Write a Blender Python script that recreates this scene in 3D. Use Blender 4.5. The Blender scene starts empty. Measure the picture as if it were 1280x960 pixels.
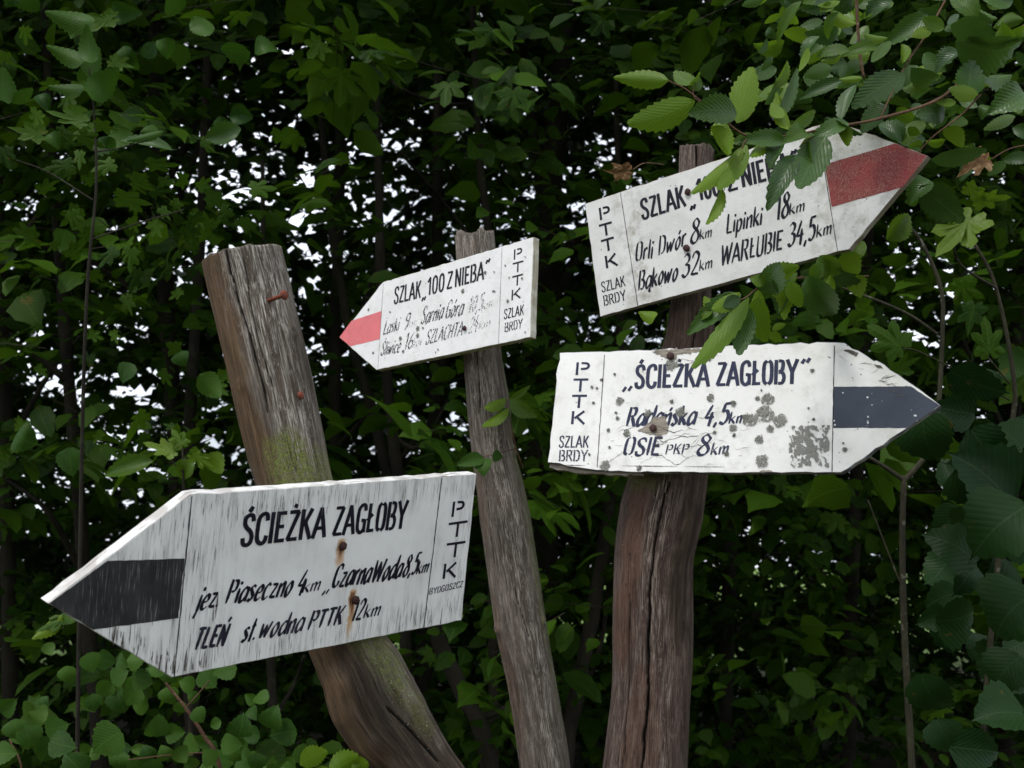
import bpy, math, random
import numpy as np
from mathutils import Matrix, Vector
random.seed(7); rng = np.random.default_rng(11)
sc = bpy.context.scene
COL = sc.collection

# ------------------------------------------------------------------ camera, sky, sun, exposure
PITCH = 9.0
CAM = Vector((0, 0, 1.55))
F = 1400.0                                   # focal length in pixels of a 1280 px wide frame
cd = bpy.data.cameras.new('camera'); cam = bpy.data.objects.new('camera', cd); COL.objects.link(cam)
cd.sensor_width = 36; cd.lens = 36 * F / 1280; cd.clip_end = 600; cd.clip_start = .02
cam.location = CAM; cam.rotation_euler = (math.radians(90 + PITCH), 0, 0)
sc.camera = cam
cd.dof.use_dof = True; cd.dof.focus_distance = 1.62; cd.dof.aperture_fstop = 11.0     # a compact camera focused on the signs
cp, sp = math.cos(math.radians(PITCH)), math.sin(math.radians(PITCH))
RIGHT = Vector((1, 0, 0)); FWD = Vector((0, cp, sp)); UP = Vector((0, -sp, cp))

def cw(x, y, z): return CAM + RIGHT * x + UP * y + FWD * z       # camera frame -> world
def at(px, py, d): return cw((px - 640) / F * d, (480 - py) / F * d, d)
def px_of(p):
    q = p - CAM; z = q.dot(FWD); return 640 + F * q.dot(RIGHT) / z, 480 - F * q.dot(UP) / z, z

SUN_EL, SUN_AZ = 57, 216                     # azimuth clockwise from +Y: behind the camera, on its left
w = bpy.data.worlds.new('World'); sc.world = w; w.use_nodes = True
nt = w.node_tree; nt.nodes.clear()
out = nt.nodes.new('ShaderNodeOutputWorld'); bg = nt.nodes.new('ShaderNodeBackground')
sky = nt.nodes.new('ShaderNodeTexSky'); sky.sky_type = 'NISHITA'; sky.sun_disc = False
sky.sun_elevation = math.radians(SUN_EL); sky.sun_rotation = math.radians(SUN_AZ)
sky.air_density = 1.0; sky.dust_density = 3.0
mixc = nt.nodes.new('ShaderNodeMix'); mixc.data_type = 'RGBA'
tc = nt.nodes.new('ShaderNodeTexCoord'); nz = nt.nodes.new('ShaderNodeTexNoise'); nz.inputs['Scale'].default_value = 2.2
nz.inputs['Detail'].default_value = 5
mr = nt.nodes.new('ShaderNodeMapRange'); mr.inputs[1].default_value = .35; mr.inputs[2].default_value = .6
mr.inputs[3].default_value = .35; mr.inputs[4].default_value = .9
nt.links.new(tc.outputs['Generated'], nz.inputs['Vector']); nt.links.new(nz.outputs['Fac'], mr.inputs[0])
nt.links.new(mr.outputs[0], mixc.inputs[0]); nt.links.new(sky.outputs[0], mixc.inputs[6])
mixc.inputs[7].default_value = (20.5, 21.8, 24.0, 1)                # white cloud over blue
nt.links.new(mixc.outputs[2], bg.inputs[0]); bg.inputs[1].default_value = 0.075
nt.links.new(bg.outputs[0], out.inputs[0])
sd = bpy.data.lights.new('sun', 'SUN'); sun = bpy.data.objects.new('sun', sd); COL.objects.link(sun)
sd.energy = 1.9; sd.angle = math.radians(11); sd.color = (1, .965, .92)
az, el = math.radians(SUN_AZ), math.radians(SUN_EL)
sdir = Vector((math.sin(az) * math.cos(el), math.cos(az) * math.cos(el), math.sin(el)))
sun.rotation_euler = sdir.to_track_quat('Z', 'Y').to_euler()
sc.view_settings.view_transform = 'Standard'; sc.view_settings.look = 'None'
sc.view_settings.exposure = 0.14; sc.view_settings.gamma = 1
sc.cycles.max_bounces = 6; sc.cycles.transmission_bounces = 4; sc.cycles.diffuse_bounces = 4
sc.cycles.transparent_max_bounces = 6

# ------------------------------------------------------------------ helpers
def link(o, parent=None):
    COL.objects.link(o)
    if parent is not None: o.parent = parent
    return o
def tag(o, label=None, cat=None, group=None, kind=None):
    for k, v in (('label', label), ('category', cat), ('group', group), ('kind', kind)):
        if v: o[k] = v
    return o
def empty(name, loc, label, cat, group=None):
    o = bpy.data.objects.new(name, None); o.empty_display_size = .1; o.location = loc
    return tag(link(o), label, cat, group)
def pydata(name, verts, faces, mat, parent=None, smooth=False, uv=None):
    m = bpy.data.meshes.new(name); m.from_pydata([tuple(v) for v in verts], [], faces); m.materials.append(mat)
    if smooth: m.polygons.foreach_set('use_smooth', [True] * len(m.polygons))
    o = bpy.data.objects.new(name, m); return link(o, parent)
def fast_mesh(name, V, T, uv=None, tint=None, mat=None, smooth=True):
    """triangles only; V (n,3), T (m,3), uv (n,2) per vertex, tint (n,) per vertex"""
    m = bpy.data.meshes.new(name); n, k = len(V), len(T)
    m.vertices.add(n); m.vertices.foreach_set('co', np.ascontiguousarray(V, np.float32).ravel())
    m.loops.add(k * 3); m.loops.foreach_set('vertex_index', np.ascontiguousarray(T, np.int32).ravel())
    m.polygons.add(k); m.polygons.foreach_set('loop_start', np.arange(0, k * 3, 3, dtype=np.int32))
    m.polygons.foreach_set('loop_total', np.full(k, 3, np.int32))
    if smooth: m.polygons.foreach_set('use_smooth', np.ones(k, bool))
    m.update(calc_edges=True)
    if uv is not None:
        l = m.uv_layers.new(name='UVMap'); l.data.foreach_set('uv', np.ascontiguousarray(uv[T.ravel()], np.float32).ravel())
    if tint is not None:
        a = m.attributes.new('tint', 'FLOAT', 'POINT'); a.data.foreach_set('value', np.ascontiguousarray(tint, np.float32))
    if mat: m.materials.append(mat)
    return m
def vnoise(u, v, nu, nv, seed):
    """smooth value noise, periodic in u (0..1), v in 0..1"""
    r = np.random.default_rng(seed); g = r.random((nv + 2, nu))
    x = (u % 1) * nu; y = np.clip(v, 0, 1) * nv; xi = np.floor(x).astype(int); yi = np.floor(y).astype(int)
    fx = x - xi; fy = y - yi; fx = fx * fx * (3 - 2 * fx); fy = fy * fy * (3 - 2 * fy); x1 = (xi + 1) % nu; xi = xi % nu; y1 = np.minimum(yi + 1, nv + 1)
    return (g[yi, xi] * (1 - fx) + g[yi, x1] * fx) * (1 - fy) + (g[y1, xi] * (1 - fx) + g[y1, x1] * fx) * fy
def catmull(P, n=6):
    P = [Vector(p) for p in P]
    if len(P) < 3: return P
    Q = [P[0] * 2 - P[1]] + P + [P[-1] * 2 - P[-2]]; R = []
    for i in range(1, len(Q) - 2):
        a, b, c, d = Q[i - 1], Q[i], Q[i + 1], Q[i + 2]
        for k in range(n):
            t = k / n
            R.append(.5 * ((2 * b) + (c - a) * t + (2 * a - 5 * b + 4 * c - d) * t * t + (3 * b - a - 3 * c + d) * t ** 3))
    R.append(P[-1]); return R
def tube_arrays(P, rad, nu=8):
    P = np.array([tuple(p) for p in P]); n = len(P); rad = np.asarray(rad, float)
    T = np.gradient(P, axis=0); T /= np.linalg.norm(T, axis=1)[:, None] + 1e-12
    ref = np.array([0.13, -.97, .21]); S = np.cross(T, ref); S /= np.linalg.norm(S, axis=1)[:, None] + 1e-9
    N = np.cross(S, T); a = np.linspace(0, 2 * np.pi, nu, endpoint=False)
    V = (P[:, None] + rad[:, None, None] * (np.cos(a)[None, :, None] * S[:, None] + np.sin(a)[None, :, None] * N[:, None])).reshape(-1, 3)
    V = np.vstack([V, P[-1] + T[-1] * rad[-1] * .6]); f = []
    for i in range(n - 1):
        for k in range(nu):
            A, B, C_, D = i * nu + k, i * nu + (k + 1) % nu, (i + 1) * nu + (k + 1) % nu, (i + 1) * nu + k
            f += [(A, B, C_), (A, C_, D)]
    for k in range(nu): f.append(((n - 1) * nu + k, (n - 1) * nu + (k + 1) % nu, n * nu))
    return V, np.array(f)
def join_arrays(L):
    V, T, o = [], [], 0
    for v, t in L: V.append(v); T.append(t + o); o += len(v)
    return np.vstack(V), np.vstack(T)
def tube_obj(name, tubes, mat, parent, origin=(0, 0, 0)):
    V, T = join_arrays([tube_arrays(*t) for t in tubes])
    m = fast_mesh(name, V - np.array(tuple(origin)), T, mat=mat); return link(bpy.data.objects.new(name, m), parent)

# ------------------------------------------------------------------ materials
class NT:
    def __init__(s, name):
        s.m = bpy.data.materials.new(name); s.m.use_nodes = True; s.t = s.m.node_tree; s.t.nodes.clear()
        s.out = s.n('OutputMaterial')
    def n(s, typ, **k):
        x = s.t.nodes.new('ShaderNode' + typ)
        for a, b in k.items(): setattr(x, a, b)
        return x
    def l(s, a, b): s.t.links.new(a, b)
    def put(s, sock, v):
        if hasattr(v, 'links'): s.l(v, sock)
        else: sock.default_value = v
    def math(s, op, a, b=0.0, clamp=False):
        x = s.n('Math', operation=op, use_clamp=clamp); s.put(x.inputs[0], a); s.put(x.inputs[1], b); return x.outputs[0]
    def ramp(s, v, lo, hi, a=0.0, b=1.0):
        x = s.n('MapRange', interpolation_type='SMOOTHSTEP'); s.put(x.inputs[0], v)
        x.inputs[1].default_value = lo; x.inputs[2].default_value = hi; x.inputs[3].default_value = a; x.inputs[4].default_value = b
        return x.outputs[0]
    def mix(s, f, a, b):
        x = s.n('Mix', data_type='RGBA'); s.put(x.inputs[0], f)
        for i, v in ((6, a), (7, b)):
            if isinstance(v, tuple): x.inputs[i].default_value = (*v, 1)
            else: s.l(v, x.inputs[i])
        return x.outputs[2]
    def noise(s, vec, scale, detail=3, rough=.55, xyz=(1, 1, 1), dist=0.0):
        mp = s.n('Mapping'); s.l(vec, mp.inputs[0]); mp.inputs['Scale'].default_value = xyz
        x = s.n('TexNoise'); s.l(mp.outputs[0], x.inputs['Vector'])
        x.inputs['Scale'].default_value = scale; x.inputs['Detail'].default_value = detail; x.inputs['Roughness'].default_value = rough
        x.inputs['Distortion'].default_value = dist
        return x.outputs['Fac']
    def voro(s, vec, scale, feature='F1', xyz=(1, 1, 1), out='Distance'):
        mp = s.n('Mapping'); s.l(vec, mp.inputs[0]); mp.inputs['Scale'].default_value = xyz
        x = s.n('TexVoronoi', feature=feature); s.l(mp.outputs[0], x.inputs['Vector']); x.inputs['Scale'].default_value = scale
        return x.outputs[out]
    def bump(s, h, strength, dist):
        x = s.n('Bump'); s.put(x.inputs['Height'], h); x.inputs['Strength'].default_value = strength; x.inputs['Distance'].default_value = dist
        return x.outputs[0]
    def bsdf(s, col, rough=.7, normal=None, spec=.4, final=True):
        x = s.n('BsdfPrincipled')
        if isinstance(col, tuple): x.inputs['Base Color'].default_value = (*col, 1)
        else: s.l(col, x.inputs['Base Color'])
        s.put(x.inputs['Roughness'], rough); x.inputs['Specular IOR Level'].default_value = spec
        if normal is not None: s.l(normal, x.inputs['Normal'])
        if final: s.l(x.outputs[0], s.out.inputs[0])
        return x.outputs[0]

def coords(N, kind='Object'): return N.n('TexCoord').outputs[kind]

def leaf_mat(name, dark, light, under, blemish=.0, trans=.3, gloss=.42, spec=.2):
    N = NT(name); uv = N.n('UVMap').outputs[0]; sx = N.n('SeparateXYZ'); N.l(uv, sx.inputs[0])
    u, v = sx.outputs[0], sx.outputs[1]
    oi = N.n('ObjectInfo').outputs['Random']; at_ = N.n('Attribute', attribute_name='tint').outputs['Fac']
    t = N.math('FRACT', N.math('ADD', oi, at_))
    au = N.math('ABSOLUTE', u)
    side = N.math('FRACT', N.math('MULTIPLY', N.math('SUBTRACT', v, N.math('MULTIPLY', au, .42)), 10.0))
    side = N.math('ABSOLUTE', N.math('SUBTRACT', side, .5))
    vein = N.math('MAXIMUM', N.ramp(side, .07, .0, 0, .75), N.ramp(au, .035, .012, 0, 1))
    col = N.mix(N.ramp(t, 0, 1), dark, light)
    pos = coords(N, 'UV')
    n1 = N.noise(pos, 3.0, 4); col = N.mix(N.ramp(n1, .3, .75, 0, .45), col, light)
    back = N.n('NewGeometry').outputs['Backfacing']
    col = N.mix(back, col, N.mix(N.ramp(t, 0, 1), under, light))
    col = N.mix(N.math('MULTIPLY', vein, .3), col, tuple(min(1, c * 1.7 + .02) for c in light))
    if blemish:
        mp = N.n('CombineXYZ'); N.l(u, mp.inputs[0]); N.l(v, mp.inputs[1]); N.l(N.math('MULTIPLY', t, 37.0), mp.inputs[2])
        bn = N.noise(mp.outputs[0], 2.6, 3)
        col = N.mix(N.ramp(bn, .66, .72, 0, blemish), col, (.16, .075, .02))
    nrm = N.bump(N.math('SUBTRACT', side, N.math('MULTIPLY', vein, .8)), .2, .003)
    p = N.bsdf(col, gloss, nrm, spec, final=False)
    tr = N.n('BsdfTranslucent'); N.l(N.mix(.5, col, tuple(min(1, c * 1.5) for c in light)), tr.inputs[0])
    ms = N.n('MixShader'); ms.inputs[0].default_value = trans; N.l(p, ms.inputs[1]); N.l(tr.outputs[0], ms.inputs[2])
    N.l(ms.outputs[0], N.out.inputs[0]); return N.m
M = {}
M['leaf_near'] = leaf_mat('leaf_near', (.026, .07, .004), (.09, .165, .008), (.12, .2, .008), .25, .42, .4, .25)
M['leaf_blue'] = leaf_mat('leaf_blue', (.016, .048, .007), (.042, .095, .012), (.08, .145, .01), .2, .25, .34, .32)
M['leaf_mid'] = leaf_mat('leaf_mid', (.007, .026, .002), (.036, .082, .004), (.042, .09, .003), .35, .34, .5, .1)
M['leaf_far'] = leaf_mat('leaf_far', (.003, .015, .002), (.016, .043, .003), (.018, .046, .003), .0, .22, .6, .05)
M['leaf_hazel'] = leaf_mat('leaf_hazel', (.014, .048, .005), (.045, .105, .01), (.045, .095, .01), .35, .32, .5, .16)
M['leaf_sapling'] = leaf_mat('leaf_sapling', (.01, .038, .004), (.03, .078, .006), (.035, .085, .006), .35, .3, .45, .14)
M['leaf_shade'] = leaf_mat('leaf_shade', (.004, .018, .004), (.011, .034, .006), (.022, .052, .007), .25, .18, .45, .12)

def bark(name, a, b, c, scale=1.0):
    N = NT(name); p = coords(N); n1 = N.noise(p, 9 * scale, 4, xyz=(1, 1, .35)); n2 = N.noise(p, 60 * scale, 4, xyz=(1, 1, .25))
    sp_ = N.noise(p, 25 * scale, 2)
    col = N.mix(N.ramp(n1, .3, .7), a, b); col = N.mix(N.ramp(sp_, .62, .7, 0, .7), col, c)
    N.bsdf(col, .85, N.bump(n2, .7, .01), .2); return N.m
M['bark_dark'] = bark('bark_dark', (.011, .009, .006), (.028, .024, .016), (.035, .04, .022))
M['bark_pale'] = bark('bark_pale', (.022, .02, .012), (.045, .042, .024), (.13, .13, .1), 2)
M['twig'] = bark('twig', (.09, .05, .03), (.14, .08, .045), (.16, .13, .08), 4)

def dry_leaf():
    N = NT('dry_leaf'); p = coords(N, 'UV'); n = N.noise(p, 5, 4)
    N.bsdf(N.mix(N.ramp(n, .3, .7), (.22, .11, .05), (.42, .27, .14)), .8, N.bump(n, .5, .01), .2); return N.m
M['dry_leaf'] = dry_leaf()

def board_mat(name, kind):
    """painted board; object coordinates run along the board (x), up it (y), metres"""
    N = NT(name); p = coords(N); sx = N.n('SeparateXYZ'); N.l(p, sx.inputs[0]); x, y = sx.outputs[0], sx.outputs[1]
    fine = N.noise(p, 260, 4); cloud = N.noise(p, 11, 5, .6)
    if kind == 'S1':
        col = N.mix(N.ramp(cloud, .3, .7), (.8, .795, .77), (.7, .695, .67))
        g1 = N.noise(p, 1, 3, .6, (760, 20, 10)); g2 = N.noise(p, 1, 4, .6, (300, 9, 10), .4)
        edge = N.math('MAXIMUM', N.ramp(y, .045, .1), N.ramp(y, -.04, -.1))
        edge = N.math('MAXIMUM', N.math('MULTIPLY', edge, .8), N.math('MAXIMUM', N.ramp(x, -.11, -.2, 0, .6), N.ramp(x, .14, .21, 0, .6)))
        mask = N.math('ADD', N.math('MULTIPLY', N.ramp(cloud, .4, .7), .42), edge)
        dirt = N.math('MULTIPLY', N.ramp(N.noise(p, 1, 5, .65, (120, 14, 10)), .42, .7), N.math('MULTIPLY', mask, .55))
        col = N.mix(dirt, col, (.2, .2, .185))
        cr = N.math('MULTIPLY', N.ramp(g1, .58, .66), N.ramp(mask, .25, .8)); cr2 = N.math('MULTIPLY', N.ramp(g2, .64, .68), N.ramp(mask, .5, 1.0))
        crack = N.math('MAXIMUM', N.math('MULTIPLY', cr, .95), cr2, True)
        col = N.mix(crack, col, (.05, .047, .042))
        for (rx, ry, ln, wd) in ((-.0, 0, 0, 0),): pass
        for (cx, cy, L, W) in RUST:
            dx = N.math('SUBTRACT', x, cx); dy = N.math('SUBTRACT', cy, y)
            wob = N.math('MULTIPLY', N.math('SUBTRACT', N.noise(p, 60, 2), .5), W * 1.4)
            m = N.ramp(N.math('ABSOLUTE', N.math('ADD', dx, wob)), W, W * .15); m = N.math('MULTIPLY', m, N.ramp(dy, L, -.002))
            m = N.math('MULTIPLY', m, N.ramp(dy, -.012, -.002)); m = N.math('MULTIPLY', m, N.ramp(N.noise(p, 1, 3, .6, (500, 30, 10)), .2, .6, .45, 1))
            col = N.mix(N.ramp(m, .05, .5, 0, .8), col, (.5, .27, .09))
            col = N.mix(N.ramp(m, .45, .95), col, (.14, .05, .018))
        h = N.math('SUBTRACT', N.math('MULTIPLY', fine, .12), crack); nrm = N.bump(h, .6, .0012)
    else:
        base = {'S2': ((.74, .735, .72), (.67, .665, .65)), 'S3': ((.68, .675, .65), (.6, .595, .57)), 'S4': ((.8, .79, .76), (.74, .73, .69))}[kind]
        col = N.mix(N.ramp(cloud, .3, .7), *base)
        d2 = N.noise(p, 28, 5, .7); d3 = N.noise(p, 420, 2)
        if kind == 'S3':
            zone = N.math('MAXIMUM', N.math('MULTIPLY', N.ramp(N.math('ABSOLUTE', N.math('ADD', x, .125)), .05, .0), .9),
                          N.math('MULTIPLY', N.ramp(x, .1, .24), .65))
            zone = N.math('ADD', zone, .22)
            col = N.mix(N.math('MULTIPLY', N.ramp(d2, .42, .68), N.math('MULTIPLY', zone, .8)), col, (.27, .255, .2))
            ol = N.math('MULTIPLY', N.ramp(x, .14, .25), N.ramp(y, .0, .1)); col = N.mix(N.math('MULTIPLY', ol, N.ramp(d2, .3, .6, .3, .8)), col, (.25, .235, .13))
            col = N.mix(N.math('MULTIPLY', N.ramp(d3, .64, .72), N.math('ADD', N.math('MULTIPLY', zone, .5), .15)), col, (.12, .11, .09))
        else:
            col = N.mix(N.math('MULTIPLY', N.ramp(d2, .48, .72), .4 if kind == 'S2' else .5), col, (.45, .44, .38))
            col = N.mix(N.math('MULTIPLY', N.ramp(d3, .68, .74), .4), col, (.16, .155, .14))
            col = N.mix(N.math('MULTIPLY', N.ramp(x, .08, .36), N.ramp(d2, .2, .6, .12, .4)), col, (.45, .45, .36)) if kind == 'S4' else col  # S4 goes grey-green towards its tip: shade of the foliage painted in
        v = N.voro(p, 95); sel = N.noise(p, 33, 2)
        col = N.mix(N.math('MULTIPLY', N.ramp(v, .14, .09), N.ramp(sel, .56, .62)), col, (.2, .2, .18))
        st = N.ramp(N.noise(p, 1, 3, .6, (30, 330, 10), .6), .66, .72)
        amt = .8 if kind == 'S4' else .12
        if kind == 'S4':
            around = N.math('MULTIPLY', N.ramp(N.math('ABSOLUTE', N.math('ADD', x, .05)), .17, .03), N.ramp(N.math('ABSOLUTE', N.math('ADD', y, .03)), .1, .03))
            st = N.math('MULTIPLY', st, N.math('ADD', around, .08))
        col = N.mix(N.math('MULTIPLY', st, amt), col, (.3, .28, .22))
        h = N.math('ADD', N.math('MULTIPLY', fine, .2), N.math('MULTIPLY', N.ramp(d2, .4, .7), .4)); nrm = N.bump(N.math('SUBTRACT', h, st), .5, .0008)
    N.bsdf(col, .62, nrm, .3); return N.m
def edge_mat(name, a, b, crk):
    N = NT(name); p = coords(N); n = N.noise(p, 1, 4, .6, (14, 14, 500)); m = N.noise(p, 40, 4)
    col = N.mix(N.ramp(m, .4, .62), a, b); col = N.mix(N.ramp(n, .55, .66, 0, .8), col, crk)
    N.bsdf(col, .8, N.bump(n, .6, .001), .2); return N.m
M['edge_S1'] = edge_mat('edge_S1', (.66, .65, .62), (.42, .4, .37), (.07, .06, .05))
M['edge_S2'] = edge_mat('edge_S2', (.55, .53, .45), (.4, .37, .28), (.14, .12, .09))
M['edge_S3'] = edge_mat('edge_S3', (.3, .27, .22), (.2, .17, .12), (.07, .055, .04))
M['edge_S4'] = edge_mat('edge_S4', (.35, .35, .36), (.12, .12, .15), (.05, .04, .04))

def ink(name, col, wear=0.0, dirx=(60, 60, 10)):
    N = NT(name); p = coords(N); n = N.noise(p, 1, 4, .65, dirx); n2 = N.noise(p, 45, 3)
    c = N.mix(N.ramp(n2, .3, .7), col, tuple(k * 1.5 + .005 for k in col))
    b = N.bsdf(c, .6, None, .15, final=False); tr = N.n('BsdfTransparent'); ms = N.n('MixShader')
    th = .78 - wear * .36
    N.l(N.ramp(n, th, th + .05, 0, min(1, .55 + wear)), ms.inputs[0]); N.l(b, ms.inputs[1]); N.l(tr.outputs[0], ms.inputs[2]); N.l(ms.outputs[0], N.out.inputs[0])
    return N.m
M['ink1'] = ink('ink_black', (.005, .005, .011), .28, (700, 40, 10))
M['ink1w'] = ink('ink_black_rubbed', (.014, .014, .024), .42, (700, 40, 10))
M['ink2'] = ink('ink_weathered', (.01, .01, .014), .3, (260, 260, 10))
M['ink2w'] = ink('ink_flaking', (.02, .02, .026), .74, (380, 300, 10))
M['ink2g'] = ink('ink_ghost', (.07, .07, .075), .92, (380, 300, 10))
M['ink3'] = ink('ink_dark', (.008, .008, .014), .22, (300, 300, 10))
M['ink4'] = ink('ink_navy', (.024, .027, .052), .25, (300, 420, 10))
M['ink4w'] = ink('ink_navy_flaking', (.032, .035, .06), .6, (300, 420, 10))

def stripe(name, kind):
    N = NT(name); p = coords(N)
    if kind == 'S1':
        n = N.noise(p, 1, 4, .6, (900, 26, 10)); c = N.noise(p, 14, 4)
        col = N.mix(N.ramp(c, .3, .7), (.012, .012, .014), (.035, .035, .036)); col = N.mix(N.math('MULTIPLY', N.ramp(n, .56, .68), .55), col, (.3, .3, .3))
        h = n
    elif kind == 'S4':
        n = N.noise(p, 160, 3); c = N.noise(p, 20, 4); v = N.voro(p, 110)
        col = N.mix(N.ramp(c, .3, .7), (.026, .034, .05), (.038, .047, .066)); col = N.mix(N.math('MULTIPLY', N.ramp(v, .2, .12), N.ramp(N.noise(p, 30, 2), .54, .58)), col, (.6, .6, .58)); h = n
    else:
        a, b, f = ((.22, .02, .024), (.14, .014, .018), (.46, .29, .2)) if kind == 'S3' else ((.66, .16, .17), (.55, .1, .115), (.78, .5, .47))
        v = N.voro(p, 260, 'DISTANCE_TO_EDGE'); c = N.noise(p, 24, 4); n = N.noise(p, 130, 2, .6, (1, 1, 1), 4.0)
        col = N.mix(N.ramp(c, .3, .7), a, b)
        am = N.ramp(c, .35, .65, .35, .75) if kind == 'S3' else N.ramp(c, .35, .65, .1, .6)
        col = N.mix(N.math('MULTIPLY', N.ramp(N.math('ABSOLUTE', N.math('SUBTRACT', n, .5)), .045, .0), am), col, f); h = n
    N.bsdf(col, .55, N.bump(h, .4, .0006), .3); return N.m
for k in ('S1', 'S2', 'S3', 'S4'): M['stripe_' + k] = stripe('stripe_' + k, k)

def simple(name, a, b, scale, rough=.8, bumpd=.001, bs=.6, xyz=(1, 1, 1)):
    N = NT(name); p = coords(N); n = N.noise(p, scale, 5, .65, xyz)
    N.bsdf(N.mix(N.ramp(n, .3, .7), a, b), rough, N.bump(n, bs, bumpd), .25); return N.m
M['rust'] = simple('rusted_iron', (.022, .012, .013), (.065, .026, .022), 160, .75)
M['rust_red'] = simple('rust_red', (.09, .025, .016), (.2, .05, .026), 120, .75)
M['rust_dark'] = simple('rust_dark', (.035, .02, .02), (.07, .035, .03), 160, .75)
M['lichen'] = simple('lichen', (.13, .13, .115), (.46, .45, .4), 520, .95, .001, 1)
M['bare_wood'] = simple('bare_wood', (.13, .11, .09), (.36, .32, .26), 1, .9, .001, .8, (40, 500, 40))
M['crack'] = simple('crack_shadow_dirt', (.05, .045, .04), (.12, .11, .09), 200, .9)

def post_mat(name, pal):
    """wood: uv in metres round (u) and along (v) the post; attributes relief, moss, brown, spots are built per vertex"""
    N = NT(name); uv = N.n('UVMap').outputs[0]
    A = lambda k: N.n('Attribute', attribute_name=k).outputs['Fac']
    s1 = N.noise(uv, 1, 4, .6, (120, 9, 1), .3); s2 = N.noise(uv, 1, 4, .65, (700, 28, 1)); s3 = N.noise(uv, 1, 5, .6, (28, 5, 1), .5); gr = N.noise(uv, 420, 4)
    col = N.mix(N.ramp(s3, .35, .65), pal[0], pal[1]); col = N.mix(N.ramp(s1, .42, .62, 0, .7), col, pal[2])
    col = N.mix(N.math('MULTIPLY', N.ramp(A('brown'), 0, 1), .85), col, N.mix(N.ramp(s1, .35, .65), pal[4], pal[5]))
    li = N.math('MULTIPLY', N.ramp(s2, .5, .58), N.ramp(s1, .38, .55)); li = N.math('MULTIPLY', li, N.math('SUBTRACT', 1.0, N.math('MULTIPLY', A('brown'), .8)))
    fl = N.ramp(N.noise(uv, 1, 4, .7, (260, 55, 1), .8), .55, .62); li = N.math('MULTIPLY', N.math('MAXIMUM', N.math('MULTIPLY', li, .8), N.math('MULTIPLY', fl, .6)), N.math('ADD', N.math('MULTIPLY', A('silver'), .8), pal[6])); col = N.mix(N.math('MULTIPLY', li, N.math('SUBTRACT', 1.0, N.math('MULTIPLY', A('brown'), .6))), col, pal[3])
    col = N.mix(N.math('MULTIPLY', A('dark'), .85), col, N.mix(N.ramp(s1, .35, .65), (.022, .014, .009), (.05, .034, .02)))  # dark wet brown, plus shade below and right of the signs painted in
    dk = N.ramp(s2, .44, .34, 0, .75); col = N.mix(dk, col, tuple(c * .35 for c in pal[0]))
    mo = N.math('MULTIPLY', A('moss'), N.ramp(N.noise(uv, 170, 4), .35, .6, .25, 1)); col = N.mix(mo, col, N.mix(N.ramp(gr, .35, .65), (.07, .085, .018), (.17, .19, .05)))
    v = N.voro(uv, 330); col = N.mix(N.math('MULTIPLY', N.math('MULTIPLY', N.ramp(v, .22, .14), N.ramp(N.noise(uv, 90, 2), .52, .6)), A('spots')), col, (.5, .5, .4))
    hl = N.noise(uv, 1, 2, .5, (520, 7, 1), .6); hl2 = N.noise(uv, 1, 2, .5, (900, 16, 1), .3); hair = N.math('MAXIMUM', N.ramp(N.math('ABSOLUTE', N.math('SUBTRACT', hl, .5)), .016, .004), N.math('MULTIPLY', N.ramp(hl2, .33, .27), .8)); hair = N.math('MULTIPLY', hair, N.ramp(N.noise(uv, 1, 3, .6, (40, 11, 1)), .4, .55))
    col = N.mix(N.math('MULTIPLY', hair, .85), col, (.012, .009, .007))
    col = N.mix(A('crack'), col, (.006, .005, .004))
    h = N.math('ADD', N.math('SUBTRACT', s2, N.math('MULTIPLY', hair, 1.5)), N.math('ADD', N.math('MULTIPLY', gr, .25), N.math('MULTIPLY', s1, .8)))
    N.bsdf(col, .82, N.bump(h, .85, .0016), .2); return N.m
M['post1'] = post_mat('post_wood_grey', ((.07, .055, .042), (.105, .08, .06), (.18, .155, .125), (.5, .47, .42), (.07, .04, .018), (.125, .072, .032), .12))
M['post2'] = post_mat('post_wood_mauve', ((.088, .07, .055), (.122, .098, .078), (.17, .142, .115), (.4, .36, .31), (.075, .045, .03), (.12, .072, .05), .5))
M['post3'] = post_mat('post_wood_brown', ((.055, .035, .028), (.08, .052, .041), (.12, .084, .068), (.3, .245, .205), (.08, .042, .028), (.115, .062, .042), .42))

# ------------------------------------------------------------------ signs: solved poses (axis-angle, centre in the camera frame)
POSE = {'S1': ((-0.1463, -0.7984, -0.0709), (-0.2052, -0.2176, 1.343)),
        'S2': ((0.2238, 0.7863, 0.0482), (-0.114, 0.1421, 2.0802)),
        'S3': ((0.1448, 0.6285, 0.1623), (0.3027, 0.2519, 1.7842)),
        'S4': ((0.2587, 0.4393, -0.0363), (0.2762, -0.0386, 1.7739))}
class Sign:
    def __init__(s, k):
        r, t = POSE[k]; r = Vector(r); R = Matrix.Rotation(r.length, 3, r.normalized()); s.k = k
        s.c = cw(*t); cx, cy = R.col[0], R.col[1]
        s.X = (RIGHT * cx[0] + UP * cx[1] + FWD * cx[2]); s.Y = (RIGHT * cy[0] + UP * cy[1] + FWD * cy[2]); s.Z = s.X.cross(s.Y)   # Z faces the camera side
        s.M = Matrix(((s.X[0], s.Y[0], s.Z[0], s.c[0]), (s.X[1], s.Y[1], s.Z[1], s.c[1]), (s.X[2], s.Y[2], s.Z[2], s.c[2]), (0, 0, 0, 1)))
    def on(s, px, py):
        d = at(px, py, 1) - CAM; t = (s.c - CAM).dot(s.Z) / d.dot(s.Z); q = CAM + d * t - s.c
        return Vector((q.dot(s.X), q.dot(s.Y)))
    def depth(s, px, py):
        d = at(px, py, 1) - CAM; return (s.c - CAM).dot(s.Z) / d.dot(s.Z)
SG = {k: Sign(k) for k in POSE}
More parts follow.
